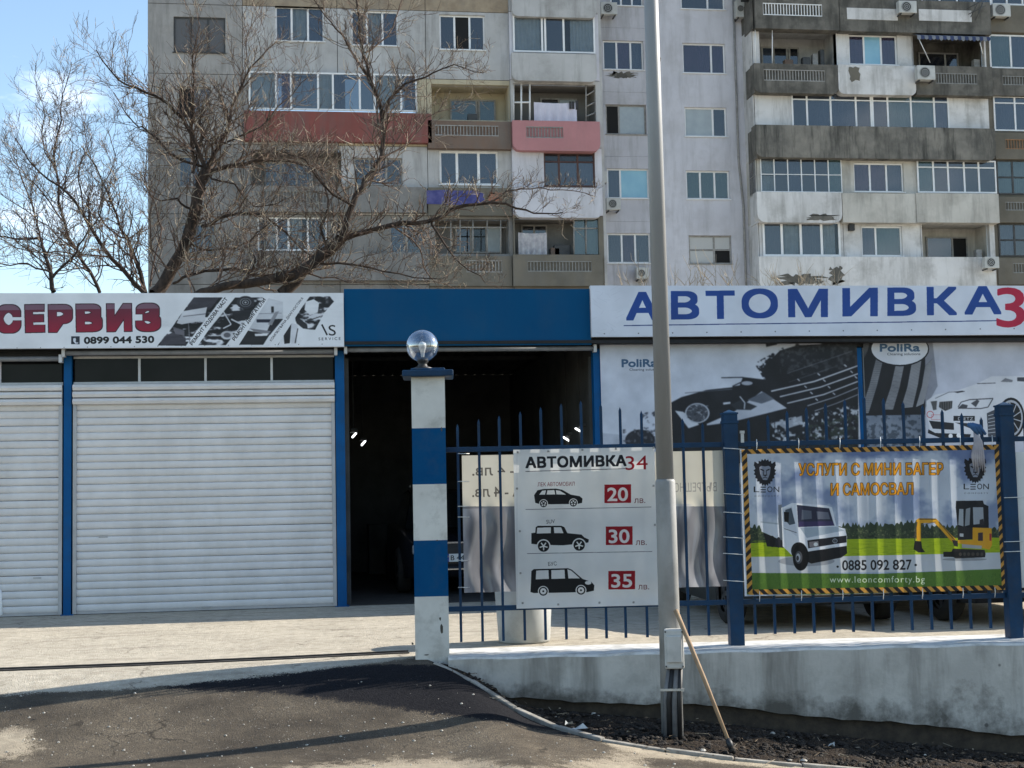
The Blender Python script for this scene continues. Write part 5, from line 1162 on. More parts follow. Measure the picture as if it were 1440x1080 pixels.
def wallpiece(name, x0, x1, z0, z1, Y, m, depth=.28, parent=None, gap=.012):
    x0 += gap; x1 -= gap; z0 += gap; z1 -= gap
    hs = [(max(a, x0), min(b, x1), max(c, z0), min(d, z1)) for a, b, c, d, yy in HOLES if abs(yy-Y) < .2 and a < x1 and b > x0 and c < z1 and d > z0]
    xs_ = sorted({x0, x1, *[h[0] for h in hs], *[h[1] for h in hs]}); zs_ = sorted({z0, z1, *[h[2] for h in hs], *[h[3] for h in hs]})
    q = MB().mat(m)
    def inside(x, z): return any(h[0] < x < h[1] and h[2] < z < h[3] for h in hs)
    for a, b in zip(xs_, xs_[1:]):
        if b-a < 1e-4: continue
        for c, d in zip(zs_, zs_[1:]):
            if d-c > 1e-4 and not inside((a+b)/2, (c+d)/2): q.quad((a, Y, c), (b, Y, c), (b, Y, d), (a, Y, d))
    for a, b, c, d in [(x0, x1, z0, z1)]+hs:
        q.quad((a, Y, c), (a, Y, d), (a, Y+depth, d), (a, Y+depth, c)); q.quad((b, Y, c), (b, Y+depth, c), (b, Y+depth, d), (b, Y, d))
        q.quad((a, Y, d), (b, Y, d), (b, Y+depth, d), (a, Y+depth, d)); q.quad((a, Y, c), (a, Y+depth, c), (b, Y+depth, c), (b, Y, c))
    return q.build(name, parent or apt)
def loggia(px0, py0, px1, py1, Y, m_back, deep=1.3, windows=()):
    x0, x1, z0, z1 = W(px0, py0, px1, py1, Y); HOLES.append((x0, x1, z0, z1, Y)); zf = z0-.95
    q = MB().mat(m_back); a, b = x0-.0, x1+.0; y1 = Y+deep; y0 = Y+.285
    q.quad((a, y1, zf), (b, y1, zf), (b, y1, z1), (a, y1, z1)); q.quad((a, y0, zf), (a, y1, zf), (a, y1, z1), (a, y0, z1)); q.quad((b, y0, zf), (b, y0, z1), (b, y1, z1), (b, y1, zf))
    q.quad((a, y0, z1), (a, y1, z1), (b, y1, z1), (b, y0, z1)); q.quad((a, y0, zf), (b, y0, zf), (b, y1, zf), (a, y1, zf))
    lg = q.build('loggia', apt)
    for w in windows: win(*w[:4], y1-.09, *w[4:6], fm=w[6] if len(w) > 6 else f_old, inset=.0, room=False, sill=False, parent=lg)
    return lg
def parapet(px0, py0, px1, py1, Y, m, out=.3, rnd=0, panel=None, name='balcony_parapet', pm=None):
    """box in front of the wall, px measured on its own front face; rnd rounds the lower left corner; panel = railing insert"""
    Yp = Y-out; x0, x1, z0, z1 = W(px0, py0, px1, py1, Yp); q = MB().mat(m)
    prof = [(x0, z1), (x0, z0+rnd)]
    if rnd: prof += [(x0+rnd*(1-cos(t)), z0+rnd*(1-sin(t))) for t in (pi/6, pi/3, pi/2)]
    else: prof += [(x0, z0)]
    if rnd: prof += [(x1-rnd*(1-cos(t)), z0+rnd*(1-sin(t))) for t in (pi/2, pi/3, pi/6)]+[(x1, z0+rnd), (x1, z1)]
    else: prof += [(x1, z0), (x1, z1)]
    n = len(prof); y1 = Y+.12
    if panel:
        a, b, c, d = W(*panel, Yp)
        q.add([(x, Yp, z) for x, z in prof], []) 
        base = len(q.v)-n
        for (xa, xb, za, zb_) in ((x0, a, z0+rnd, z1), (b, x1, z0+rnd, z1), (a, b, d, z1), (a, b, z0+rnd, c)): q.quad((xa, Yp, za), (xb, Yp, za), (xb, Yp, zb_), (xa, Yp, zb_))
        if rnd: q.add([(x, Yp, z) for x, z in prof[1:-1]], [tuple(range(n-2))])
        q.quad((a, Yp+.06, c), (b, Yp+.06, c), (b, Yp+.06, d), (a, Yp+.06, d))
        for u in (a, b): q.quad((u, Yp, c), (u, Yp+.06, c), (u, Yp+.06, d), (u, Yp, d))
        q.quad((a, Yp, d), (b, Yp, d), (b, Yp+.06, d), (a, Yp+.06, d)); q.quad((a, Yp, c), (b, Yp, c), (b, Yp+.06, c), (a, Yp+.06, c))
    else: q.add([(x, Yp, z) for x, z in prof], [tuple(range(n))])
    vs = [(x, yy, z) for x, z in prof for yy in (Yp, y1)]
    q.add(vs, [(2*i, 2*i+1, (2*i+3) % (2*n), (2*i+2) % (2*n)) for i in range(n)])
    o = q.build(name, apt)
    if panel:
        r = MB().mat(pm or f_rail); k = max(4, int((b-a)/.13))
        for i in range(k+1): x = a+(b-a)*i/k; r.box((x-.017, Yp+.01, c+.04), (x+.017, Yp+.04, d-.04))
        r.box((a, Yp+.005, c), (b, Yp+.045, c+.04)); r.box((a, Yp+.005, d-.04), (b, Yp+.045, d)); rr = r.build('railing_panel', o); rr['kind'] = 'stuff'
    return o

# --- windows and balconies, section by section (heights follow the floors)
YA, YB4, Y5, Y6, Y7, Y8 = 58.1, 57.9, 60.7, 60.5, 59.2, 59.5
# section one, the end bay
win(244, 24, 317, 74, YA, 3, 'ggg', f_dark, inset=.06); win(249, 122, 297, 167, YA, [1.2, .5, 1], 'kbd', f_old); win(251, 219, 299, 263, YA, [1, .6, 1], 'dbd', f_old); win(254, 314, 303, 357, YA, 3, 'dbd', f_old)
# section two: two windows on top, glazed red balcony, two floors of balconies
win(387, 9, 456, 58, YA, 3, 'bBb'.replace('B', 'c')); win(494, 15, 560, 64, YA, 3, 'dcb')
win(350, 104, 586, 157, YA, [1, .55, 1, .55, 1, .55, 1, .6], 'cvdcbdcb', inset=-.18, name='balcony_glazing', sill=False, room=False)
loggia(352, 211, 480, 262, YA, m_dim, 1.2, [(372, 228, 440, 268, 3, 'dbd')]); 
win(498, 222, 566, 260, YA, 3, 'dbd', f_old)
win(362, 305, 460, 352, YA, [1, .6, 1, 1], 'cbcd', f_white); win(548, 315, 596, 356, YA, 2, 'bd', f_old)
parapet(343, 157.5, 607, 199, YA, m_red, .3, 0, name='balcony_parapet')
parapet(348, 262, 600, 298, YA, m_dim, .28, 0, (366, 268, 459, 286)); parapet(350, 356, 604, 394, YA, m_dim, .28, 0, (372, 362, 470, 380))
# section three
win(618, 21, 682, 70, YA, [1, 1, 1], 'dkd'); 
loggia(607, 119, 716, 169, YA, m_cream, 1.3, [(633, 140, 697, 172, [1.6, .15, 1], 'tkt')])
win(618, 212, 701, 260, YA, [.9, 1.1, 1], 'bbb', fw=.09)
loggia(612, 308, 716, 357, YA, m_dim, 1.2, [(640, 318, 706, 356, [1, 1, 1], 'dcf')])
parapet(602, 170, 719, 209, YA, m_brown, .3, .0, (612, 176, 701, 191), pm=f_old); parapet(602, 264, 719, 303, YA, m_olive, .25); parapet(604, 360, 720, 402, YA, m_olive, .3, 0, (656, 366, 706, 383), pm=f_old)
# section four: projecting stack
win(721, 22, 836, 75, YB4, [1.1, .12, .7, 1.2], 'ccdc', inset=-.1, sill=False)
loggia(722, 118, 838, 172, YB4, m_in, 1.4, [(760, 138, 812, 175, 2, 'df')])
win(765, 214, 837, 262, YB4, [.9, 1.1, 1], 'dbb/ccc', f_wood, transom=.27)
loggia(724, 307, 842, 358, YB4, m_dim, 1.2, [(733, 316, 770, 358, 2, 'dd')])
parapet(720, -20, 838, 24, YB4, m_grey, .3, .25); parapet(720, 75, 839, 114, YB4, m_grey, .3, .25)
parapet(721, 170, 844, 212, YB4, m_pink, .35, .3, (740, 178, 792, 194)); parapet(724, 264, 847, 306, YB4, m_light, .3, .3); parapet(722, 358, 848, 402, YB4, m_olive, .3, 0, (742, 367, 832, 382), pm=f_rail)
# section five (behind the lamp post) and six
win(858, -44, 904, 8, Y5, 3, 'bdb'); win(848, 57, 905, 98, Y5, [1, 1, .9], 'dvb'); win(852, 147, 909, 189, Y5, [.8, 1.6], 'kf', f_old); win(854, 237, 913, 279, Y5, [.8, 1.7], 'bs'); win(854, 328, 915, 370, Y5, [1, .9, 1], 'bvb')
win(957, -32, 1019, 13, Y6, [1.6, 1], 'dd'); win(960, 61, 1020, 103, Y6, [1.7, .8], 'vv'); win(963, 151, 1022, 192, Y6, [1.7, .8], 'fd'); win(965, 240, 1026, 280, Y6, 3, 'ttt'); win(969, 331, 1029, 371, Y6, [1.5, 1], 'wk/ww', f_old, rows=2)
# section seven: three bays of balconies
win(1045, -45, 1390, 4, Y7, 14, 'bbdbbbdbb', inset=-.2, sill=False)
loggia(1068, 40, 1176, 92, Y7, m_grey, 1.5, [(1071, 66, 1124, 94, [1, 1.1, .2, .8], 'bdkd')])
win(1194, 49, 1262, 91, Y7, [1, 1.1, 1], 'vsv')
loggia(1284, 48, 1384, 93, Y7, m_dark, 1.4, [(1292, 74, 1348, 98, [2, 1], 'dd')])
win(1113, 131, 1334, 181, Y7, [.9, 1.4, 1.5, .9, .1, .9, 1.4, 1.4, .9], 'dbbdddttbd', transom=.22, inset=-.05, sill=False)
win(1069, 221, 1183, 271, Y7, 6, 'cdbddt', f_white, rows=2, inset=-.08, sill=False, fw=.04); win(1201, 229, 1271, 270, Y7, [1, 1, 1], 'vvb'); win(1289, 226, 1400, 272, Y7, [1.1, 1, 1.1, 1, 1.2], 'tdbdd', transom=.22, inset=-.08, sill=False)
win(1072, 312, 1181, 361, Y7, [1, 1, 1.1, 1], 'bcbc', inset=-.08, fw=.09, sill=False); win(1212, 318, 1269, 360, Y7, [.8, 1.4], 'bt'); loggia(1297, 314, 1392, 363, Y7, m_beige, 1.4, [(1303, 333, 1361, 366, [1.7, 1], 'bk')])
P7 = [(1063, -2, 1395, 44, m_dark, None, 0)]
parapet(1062, -3, 1180, 41, Y7, m_dark, .45, 0, (1073, 5, 1156, 22), pm=f_white); parapet(1181, 0, 1393, 46, Y7, m_dark, .45, 0)
parapet(1061, 90, 1178, 131, Y7, m_dark, .45, .25, (1074, 98, 1160, 114), pm=f_old); parapet(1179, 92, 1288, 133, Y7, m_white, .45, .25); parapet(1289, 93, 1396, 134, Y7, m_dark, .45, 0, (1316, 103, 1374, 118), pm=f_rail)
parapet(1063, 178, 1400, 223, Y7, m_streak, .45, .3)
parapet(1065, 270, 1184, 313, Y7, m_white, .45, .35); parapet(1185, 272, 1288, 313, Y7, m_beige, .4); parapet(1289, 272, 1405, 313, Y7, m_beige, .45)
parapet(1068, 361, 1400, 404, Y7, m_white, .45, 0)
# white infill strips on the top parapets
for a in ((1191, 12, 1262, 28), (1292, 14, 1366, 30)):
    x0, x1, z0, z1 = W(*a, Y7-.45); boxo('infill_panel', (x0, Y7-.47, z0), (x1, Y7-.44, z1), m_white, apt)
# section eight at the right edge
win(1391, 50, 1480, 97, Y8, 3, 'tbb', inset=-.05, sill=False); win(1397, 136, 1486, 185, Y8, 3, 'bbt', inset=-.05, sill=False, transom=.2); win(1401, 226, 1490, 274, Y8, 4, 'ttdt', f_dark, rows=2, inset=-.05, sill=False); win(1404, 315, 1492, 361, Y8, 4, 'bdbd', f_dark, rows=2, inset=-.05, sill=False); win(1392, -45, 1480, 8, Y8, 4, 'bdbb', inset=-.05)
parapet(1388, 8, 1500, 46, Y8, m_olive, .2); parapet(1392, 98, 1500, 135, Y8, m_dark, .25, 0, (1410, 107, 1470, 120)); parapet(1400, 187, 1500, 224, Y8, m_olive, .25, 0, (1414, 196, 1470, 210), pm=mat('orange_bars', (.30, .17, .09), (.2, .11, .06), 4, .8)); parapet(1402, 277, 1500, 313, Y8, m_olive, .25, 0, (1414, 284, 1470, 296)); parapet(1404, 363, 1500, 400, Y8, m_olive, .25, 0, (1425, 370, 1480, 384))

# --- wall panels between floor joints, with the openings cut out
def floors(refx, Y, ys, up=2, down=4):
    z = sorted(P(refx, y, Y).z for y in ys); p = (z[-1]-z[0])/(len(z)-1)
    z = [z[0]-p*i for i in range(down, 0, -1) if z[0]-p*i > .3]+z+[z[-1]+p*(i+1) for i in range(up)]; return z
TOP = 0
def section(pxs, Y, zs_, mf, gap=.012):
    """pxs: joint positions at mid height; mf(i, k) -> material of column i, floor k"""
    global TOP
    for i, (a, b) in enumerate(zip(pxs, pxs[1:])):
        xa, xb = P(a, 205, Y).x, P(b, 205, Y).x
        for k, (c, d) in enumerate(zip(zs_, zs_[1:])): wallpiece('wall_panel', xa, xb, c, d, Y, mf(i, k-KB), gap=gap)
    xa, xb = P(pxs[0], 205, Y).x, P(pxs[-1], 205, Y).x
    b = MB().mat(m_core); hs = [h for h in HOLES if abs(h[4]-Y) < .2]
    TOP = max(TOP, zs_[-1])
# visible floors get index 0 (lowest) .. 3 (top); KB floors lie below
zA = floors(700, YA, [18, 113, 208, 304, 400]); KB = len(zA)-2-5
def mA(i, k):
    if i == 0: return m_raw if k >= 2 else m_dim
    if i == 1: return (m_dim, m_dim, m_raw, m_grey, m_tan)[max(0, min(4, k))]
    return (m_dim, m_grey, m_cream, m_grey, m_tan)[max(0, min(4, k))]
section([208, 342, 476, 601, 719], YA, zA, mA)
section([719, 846], YB4, zA, lambda i, k: (m_olive, m_light, m_grey, m_light, m_grey)[max(0, min(4, k))])
zC = floors(985, Y6, [40, 130, 220, 311, 401])
section([843, 926], Y5, zC, lambda i, k: m_grey5, .004); section([925, 1049], Y6, zC, lambda i, k: m_light, 0)
zD = floors(1230, Y7, [43, 133, 223, 312, 402])
section([1062, 1181, 1289, 1393], Y7, zD, lambda i, k: ((m_white, m_beige, m_white, m_white, m_dark)[max(0, min(4, k))]))
section([1392, 1500, 1640], Y8, zD, lambda i, k: m_olive)
# dark joints backing: thin core slabs only round the openings, side walls, roof and lower body
def X5(px, Y): return P(px, 205, Y).x
def zt(z): return z[-1]
mside = am('side_concrete', (.36, .345, .32), (.28, .27, .25))
boxo('end_wall', (X5(208, YA)-.0, YA+.02, 0), (X5(208, YA)+.012, YA+12, TOP), m_raw, apt)
boxo('side_wall', (X5(846, YB4)-.02, YB4+.01, 0), (X5(846, YB4)+.1, Y5+.3, zA[-1]), m_grey, apt)
x7 = X5(1062, Y7)
for k, (c, d) in enumerate(zip(zD, zD[1:])):
    m_ = (m_white, m_beige, m_white, m_white, m_dark)[max(0, min(4, k-KB))]
    boxo('side_panel', (x7-.02, Y7+.0, c+.01), (x7+.04, Y6+.2, d-.01), m_, apt)
    # balcony cheeks in front of the side wall
for py0, py1, m_ in ((-3, 41, m_dark), (90, 131, m_dark), (178, 223, m_streak), (270, 313, m_white), (361, 404, m_white)):
    x0, x1, z0, z1 = W(1063, py0, 1066, py1, Y7-.45); boxo('balcony_cheek', (x7-.06, Y7-.30, z0+.05), (x7+.0, Y6-.5, z1), m_, apt)
for py0, py1 in ((222, 270), (133, 178)):
    x0, x1, z0, z1 = W(1063, py0, 1066, py1, Y7)
    if py0 == 222:
        q = MB().mat(f_old)
        for i in range(5): y = lerp(Y7+.05, Y6-.5, i/4); q.box((x7-.05, y-.02, z0), (x7-.02, y+.02, z1))
        for z in (z0, (z0+z1)/2, z1): q.box((x7-.05, Y7, z-.02), (x7-.02, Y6-.5, z+.02))
        f = q.build('side_glazing', apt); boxo('pane', (x7-.035, Y7+.02, z0), (x7-.025, Y6-.52, z1), GL['b'], f)
boxo('roof', (X5(208, YA), YA+.3, TOP-.05), (X5(1640, Y8), YA+12, TOP+.3), m_dark, apt)
# floor slabs seen under the projecting balconies
# dark core behind the joints, cut round the openings with the same function
for (a, b, Y, zz) in ((208, 719, YA, zA), (719, 846, YB4, zA), (843, 926, Y5, zC), (925, 1049, Y6, zC), (1062, 1393, Y7, zD), (1392, 1640, Y8, zD)):
    old = list(HOLES); HOLES[:] = [(h[0]-.03, h[1]+.03, h[2]-.03, h[3]+.03, h[4]+.05) for h in old if abs(h[4]-Y) < .2]
    wallpiece('joint_filler', X5(a, Y), X5(b, Y), 0, zz[-1], Y+.05, m_core, .0, gap=.0); HOLES[:] = old
# projecting faces of glazed balconies: sides between glass and wall
for i, (px, py, w_, h_, m_) in enumerate(((1133, 86, .18, .5, f_dark), (1145, 84, .12, .8, f_old), (1155, 80, .10, 1.0, f_dark), (1108, 88, .2, .35, m_brown), (1372, 90, .15, .6, f_old), (664, 165, .2, .4, f_dark), (790, 352, .35, .7, f_dark), (780, 354, .2, .5, m_brown), (1375, 358, .14, .7, f_old))):
    Yc = (Y7 if px > 1000 else (YB4 if px > 720 else YA))+.5; c_ = P(px, py, Yc); boxo('stored_item', (c_.x-w_, Yc-.15, c_.z-h_), (c_.x+w_, Yc+.15, c_.z+h_*.3), m_, apt, bevel=.03)
# graffiti, patches and painted marks that the facade carries
def patch(name, px0, py0, px1, py1, Y, m, n=14, amp=.25, th=.01, seed=1):
    x0, x1, z0, z1 = W(px0, py0, px1, py1, Y); rr = random.Random(seed); cx, cz = (x0+x1)/2, (z0+z1)/2; n *= 2; amp = min(.6, amp*1.6)
    pts = [(cx+(x1-x0)/2*max(-1, min(1, 1.25*cos(2*pi*i/n)))*rr.uniform(1-amp, 1), cz+(z1-z0)/2*max(-1, min(1, 1.25*sin(2*pi*i/n)))*rr.uniform(1-amp, 1)) for i in range(n)]
    q = MB().mat(m); q.add([(x, Y-th, z) for x, z in pts]+[(x, Y, z) for x, z in pts], [tuple(range(n))]+[(i, n+i, n+(i+1) % n, (i+1) % n) for i in range(n)]); return q.build(name, apt)
mgraf = mat('violet_spray', (.035, .040, .17), (.09, .09, .24), 3, .7, detail=3); mor = mat('orange_spray', (.32, .13, .08), (.22, .14, .1), 3, .8)
patch('graffiti', 578, 267, 684, 288, YA-.26, mgraf, 16, .08, seed=3); patch('graffiti', 682, 268, 708, 284, YA-.26, mor, 14, .4, seed=8)
patch('bare_patch', 1193, 92, 1210, 116, Y7-.45, m_olive, 9, .2, seed=2); patch('mould_patch', 1133, 300, 1183, 312, Y7-.45, m_dark, 16, .5, seed=4); patch('mould_patch', 1164, 372, 1190, 402, Y7-.45, m_dark, 14, .4, seed=6)
patch('mould_patch', 1080, 384, 1170, 402, Y7-.45, m_dark, 24, .7, seed=9)
patch('bare_patch', 850, 100, 903, 111, Y5, m_dark, 22, .6, seed=12); patch('mould_patch', 925, 80, 930, 88, Y6, m_dark, 9, .3, seed=1)
# drain pipe between sections
q = MB().mat(f_old); xa = X5(1042, Y6); q.tube([(xa, Y6-.06, 0), (xa, Y6-.06, 14), (xa-.15, Y6-.06, 16), (xa-.15, Y6-.06, TOP-1)], .05, 6); q.build('drain_pipe', apt)
q = MB().mat(f_old); xa = X5(926, Y6); q.tube([(xa, Y6-.1, 0), (xa, Y6-.1, TOP-1)], .035, 6); q.build('drain_pipe', apt)
# white uprights and grilles in the open loggias
def bars(name, pts, Y, m, r=.03):
    q = MB().mat(m)
    for a, b in pts: q.tube([P(*a, Y), P(*b, Y)], r, 5)
    return q.build(name, apt)
bars('loggia_frame', [((722, 116), (722, 170)), ((733, 116), (733, 170)), ((745, 117), (745, 169)), ((721, 117), (746, 117)), ((721, 144), (746, 144))], YB4+.12, f_white, .04)
bars('loggia_grille', [((824, 119), (824, 170)), ((838, 119), (838, 170)), ((824, 135), (838, 126)), ((824, 150), (838, 143)), ((824, 164), (838, 158))], YB4+.12, f_old, .03)
for a, b in ((807, 823), (825, 842)): x0, x1, z0, z1 = W(a, 309, b, 357, YB4); boxo('side_pane', (x0, YB4+.1, z0), (x1, YB4+.12, z1), GL['t'], apt)
bars('loggia_frame', [((807, 309), (807, 357)), ((824, 309), (824, 357)), ((807, 321), (842, 321))], YB4+.08, f_old, .03)
bars('loggia_frame', [((634, 309), (634, 357)), ((647, 309), (647, 357)), ((665, 309), (665, 357)), ((685, 309), (685, 357)), ((704, 309), (704, 357)), ((612, 320), (712, 320))], YA+.1, f_old, .03)
bars('loggia_frame', [((1062, 38), (1062, 90)), ((1086, 38), (1086, 90))], Y7-.2, f_white, .025)
bars('clothes_rack', [((1365, 24), (1376, 2)), ((1372, 28), (1382, 4)), ((1360, 12), (1384, 0)), ((1362, 20), (1386, 8))], Y7-.7, f_dark, .02)
# laundry, awning, curtains hung outside: things of their own
def cloth(name, px0, py0, px1, py1, Y, m, label, cat, wav=.05, fr=5):
    x0, x1, z0, z1 = W(px0, py0, px1, py1, Y); n = 24; vs = []
    for j in range(5):
        for i in range(n+1):
            u, v = i/n, j/4; vs.append((lerp(x0, x1, u), Y+wav*math.sin(u*fr*6.28)*(.3+v), lerp(z1, z0, v)-.04*math.sin(u*3.14)*(1-v)))
    q = MB().mat(m); q.add(vs, [(j*(n+1)+i, (j+1)*(n+1)+i, (j+1)*(n+1)+i+1, j*(n+1)+i+1) for j in range(4) for i in range(n)], True)
    return tagp(q.build(name, loc=((x0+x1)/2, Y, z0)), label, cat)
msheet = mat('bed_sheet', (.62, .60, .68), (.54, .52, .60), 2, .9)
cloth('bed_sheet', 751, 144, 811, 171, YB4+.05, msheet, 'white bed sheet hung out to dry over the pink balcony', 'laundry')
cloth('loggia_curtain', 729, 327, 769, 358, YB4+.15, mat('curtain_print', (.50, .49, .50), (.34, .33, .36), 6, .9), 'pale patterned curtain hanging in the dark loggia over the lowest olive balcony', 'curtain')
q = MB().mat(mat('clothes_dark', (.05, .05, .055), (.03, .03, .03), 5, .9))
for x in (802, 806, 811): a = P(x, 143, YB4+.02); q.obox(a-Vector((0, 0, .15)), (.05, 0, 0), (0, .01, 0), (0, 0, .16+.03*(x % 2)))
tagp(q.build('hung_socks', loc=P(806, 150, YB4)), 'small dark garments pegged at the right end of the bed sheet line', 'laundry')
a0, a1, z0, z1 = W(1283, 46, 1385, 62, Y7-.2)
aw = empty('awning', ((a0+a1)/2, Y7-.2, z0), 'blue and grey striped fabric awning with scalloped hem over an open loggia', 'awning')
ms1 = mat('awning_blue', (.045, .06, .13), (.03, .045, .10), 3, .9); ms2 = mat('awning_grey', (.22, .23, .26), (.17, .18, .2), 3, .9)
for i in range(20):
    u, v = lerp(a0, a1, i/20), lerp(a0, a1, (i+1)/20); q = MB().mat(ms1 if i % 2 else ms2); zt_ = z1; zb_ = z0-.03*(i % 3 == 0)
    q.add([(u, Y7+.1, zt_), (v, Y7+.1, zt_), (v, Y7-.7, z0+.2), (u, Y7-.7, z0+.2), (v, Y7-.72, zb_+.06), ((u+v)/2, Y7-.72, zb_), (u, Y7-.72, zb_+.06)], [(0, 3, 2, 1), (3, 6, 5, 4, 2)]); q.build('stripe', aw)
for pts in (((1290, 50), (1308, 88)), ((1378, 60), (1382, 76))): q = MB().mat(f_white); q.tube([P(*pts[0], Y7-.6), P(*pts[1], Y7-.3)], .02, 5); q.build('arm', aw)
# air conditioners
mac = mat('ac_casing', (.52, .52, .50), (.44, .44, .42), 3, .5, dirt=.4, dirtc=(.3, .29, .27), dscale=2)
def ac(px0, py0, px1, py1, Y, label):
    x0, x1, z0, z1 = W(px0, py0, px1, py1, Y); c = Vector(((x0+x1)/2, Y, z0)); e = empty('air_conditioner', c, label, 'air conditioner', 'air conditioners on the facade')
    boxo('casing', (x0, Y-.02, z0), (x1, Y+.3, z1), mac, e, bevel=.02)
    r = min(z1-z0, (x1-x0)*.7)*.42; cx = x0+(x1-x0)*.42; cz = (z0+z1)/2; q = MB().mat(mdark); n = 20
    q.add([(cx+r*cos(2*pi*i/n), Y-.03, cz+r*sin(2*pi*i/n)) for i in range(n)]+[(cx+r*cos(2*pi*i/n), Y-.015, cz+r*sin(2*pi*i/n)) for i in range(n)], [tuple(range(n))]+[(i, n+i, n+(i+1) % n, (i+1) % n) for i in range(n)]); fn = q.build('fan_grille', e)
    q = MB().mat(mac)
    for rr in (.95, .6, .28): q.add([(cx+r*s_*cos(2*pi*i/n), Y-.038, cz+r*s_*sin(2*pi*i/n)) for s_ in (rr, rr-.08) for i in range(n)], [(i, (i+1) % n, n+(i+1) % n, n+i) for i in range(n)])
    q.build('ring_guard', fn)['kind'] = 'stuff'
    q = MB().mat(f_dark); q.box((x0+.08, Y+.0, z0-.06), (x0+.12, Y+.7, z0-.005)); q.build('bracket', e); q = MB().mat(f_dark); q.box((x1-.12, Y+.0, z0-.06), (x1-.08, Y+.7, z0-.005)); q.build('bracket', e)
ac(845, 3, 868, 20, Y5-.5, 'air conditioner at the top left of the lamp post, right of the rounded grey balcony')
ac(853, 278, 873, 295, Y5-.5, 'air conditioner under the bright cyan window left of the lamp post')
ac(841, 241, 854, 257, Y5-.5, 'narrow air conditioner at the left side of the bright cyan window')
ac(1035, 0, 1050, 24, Y6-.5, 'air conditioner on the smooth light wall near the top, beside the dark corner balcony')
ac(1264, 1, 1289, 18, Y7-.9, 'air conditioner on the topmost dark balcony, left of the clothes rack')
ac(1396, 5, 1421, 23, Y8-.6, 'air conditioner right of the clothes rack on the olive top balcony')
ac(1290, 92, 1315, 112, Y7-.9, 'air conditioner on the dark balcony below the striped awning')
ac(1385, 361, 1405, 377, Y7-.9, 'air conditioner at the right end of the lowest white parapet')
ac(895, 376, 912, 392, Y5-.5, 'air conditioner just above the car wash banner beside the lamp post')
q = MB().mat(mdark); c = P(1197, 320, Y7-.1); q.obox(c, (.12, 0, 0), (0, .12, 0), (0, 0, .14)); q.tube([c, c+Vector((.0, .2, .25))], .03, 6)
tagp(q.build('wall_lamp', loc=c), 'small black lamp fixed on the white wall between two lower windows', 'wall lamp')

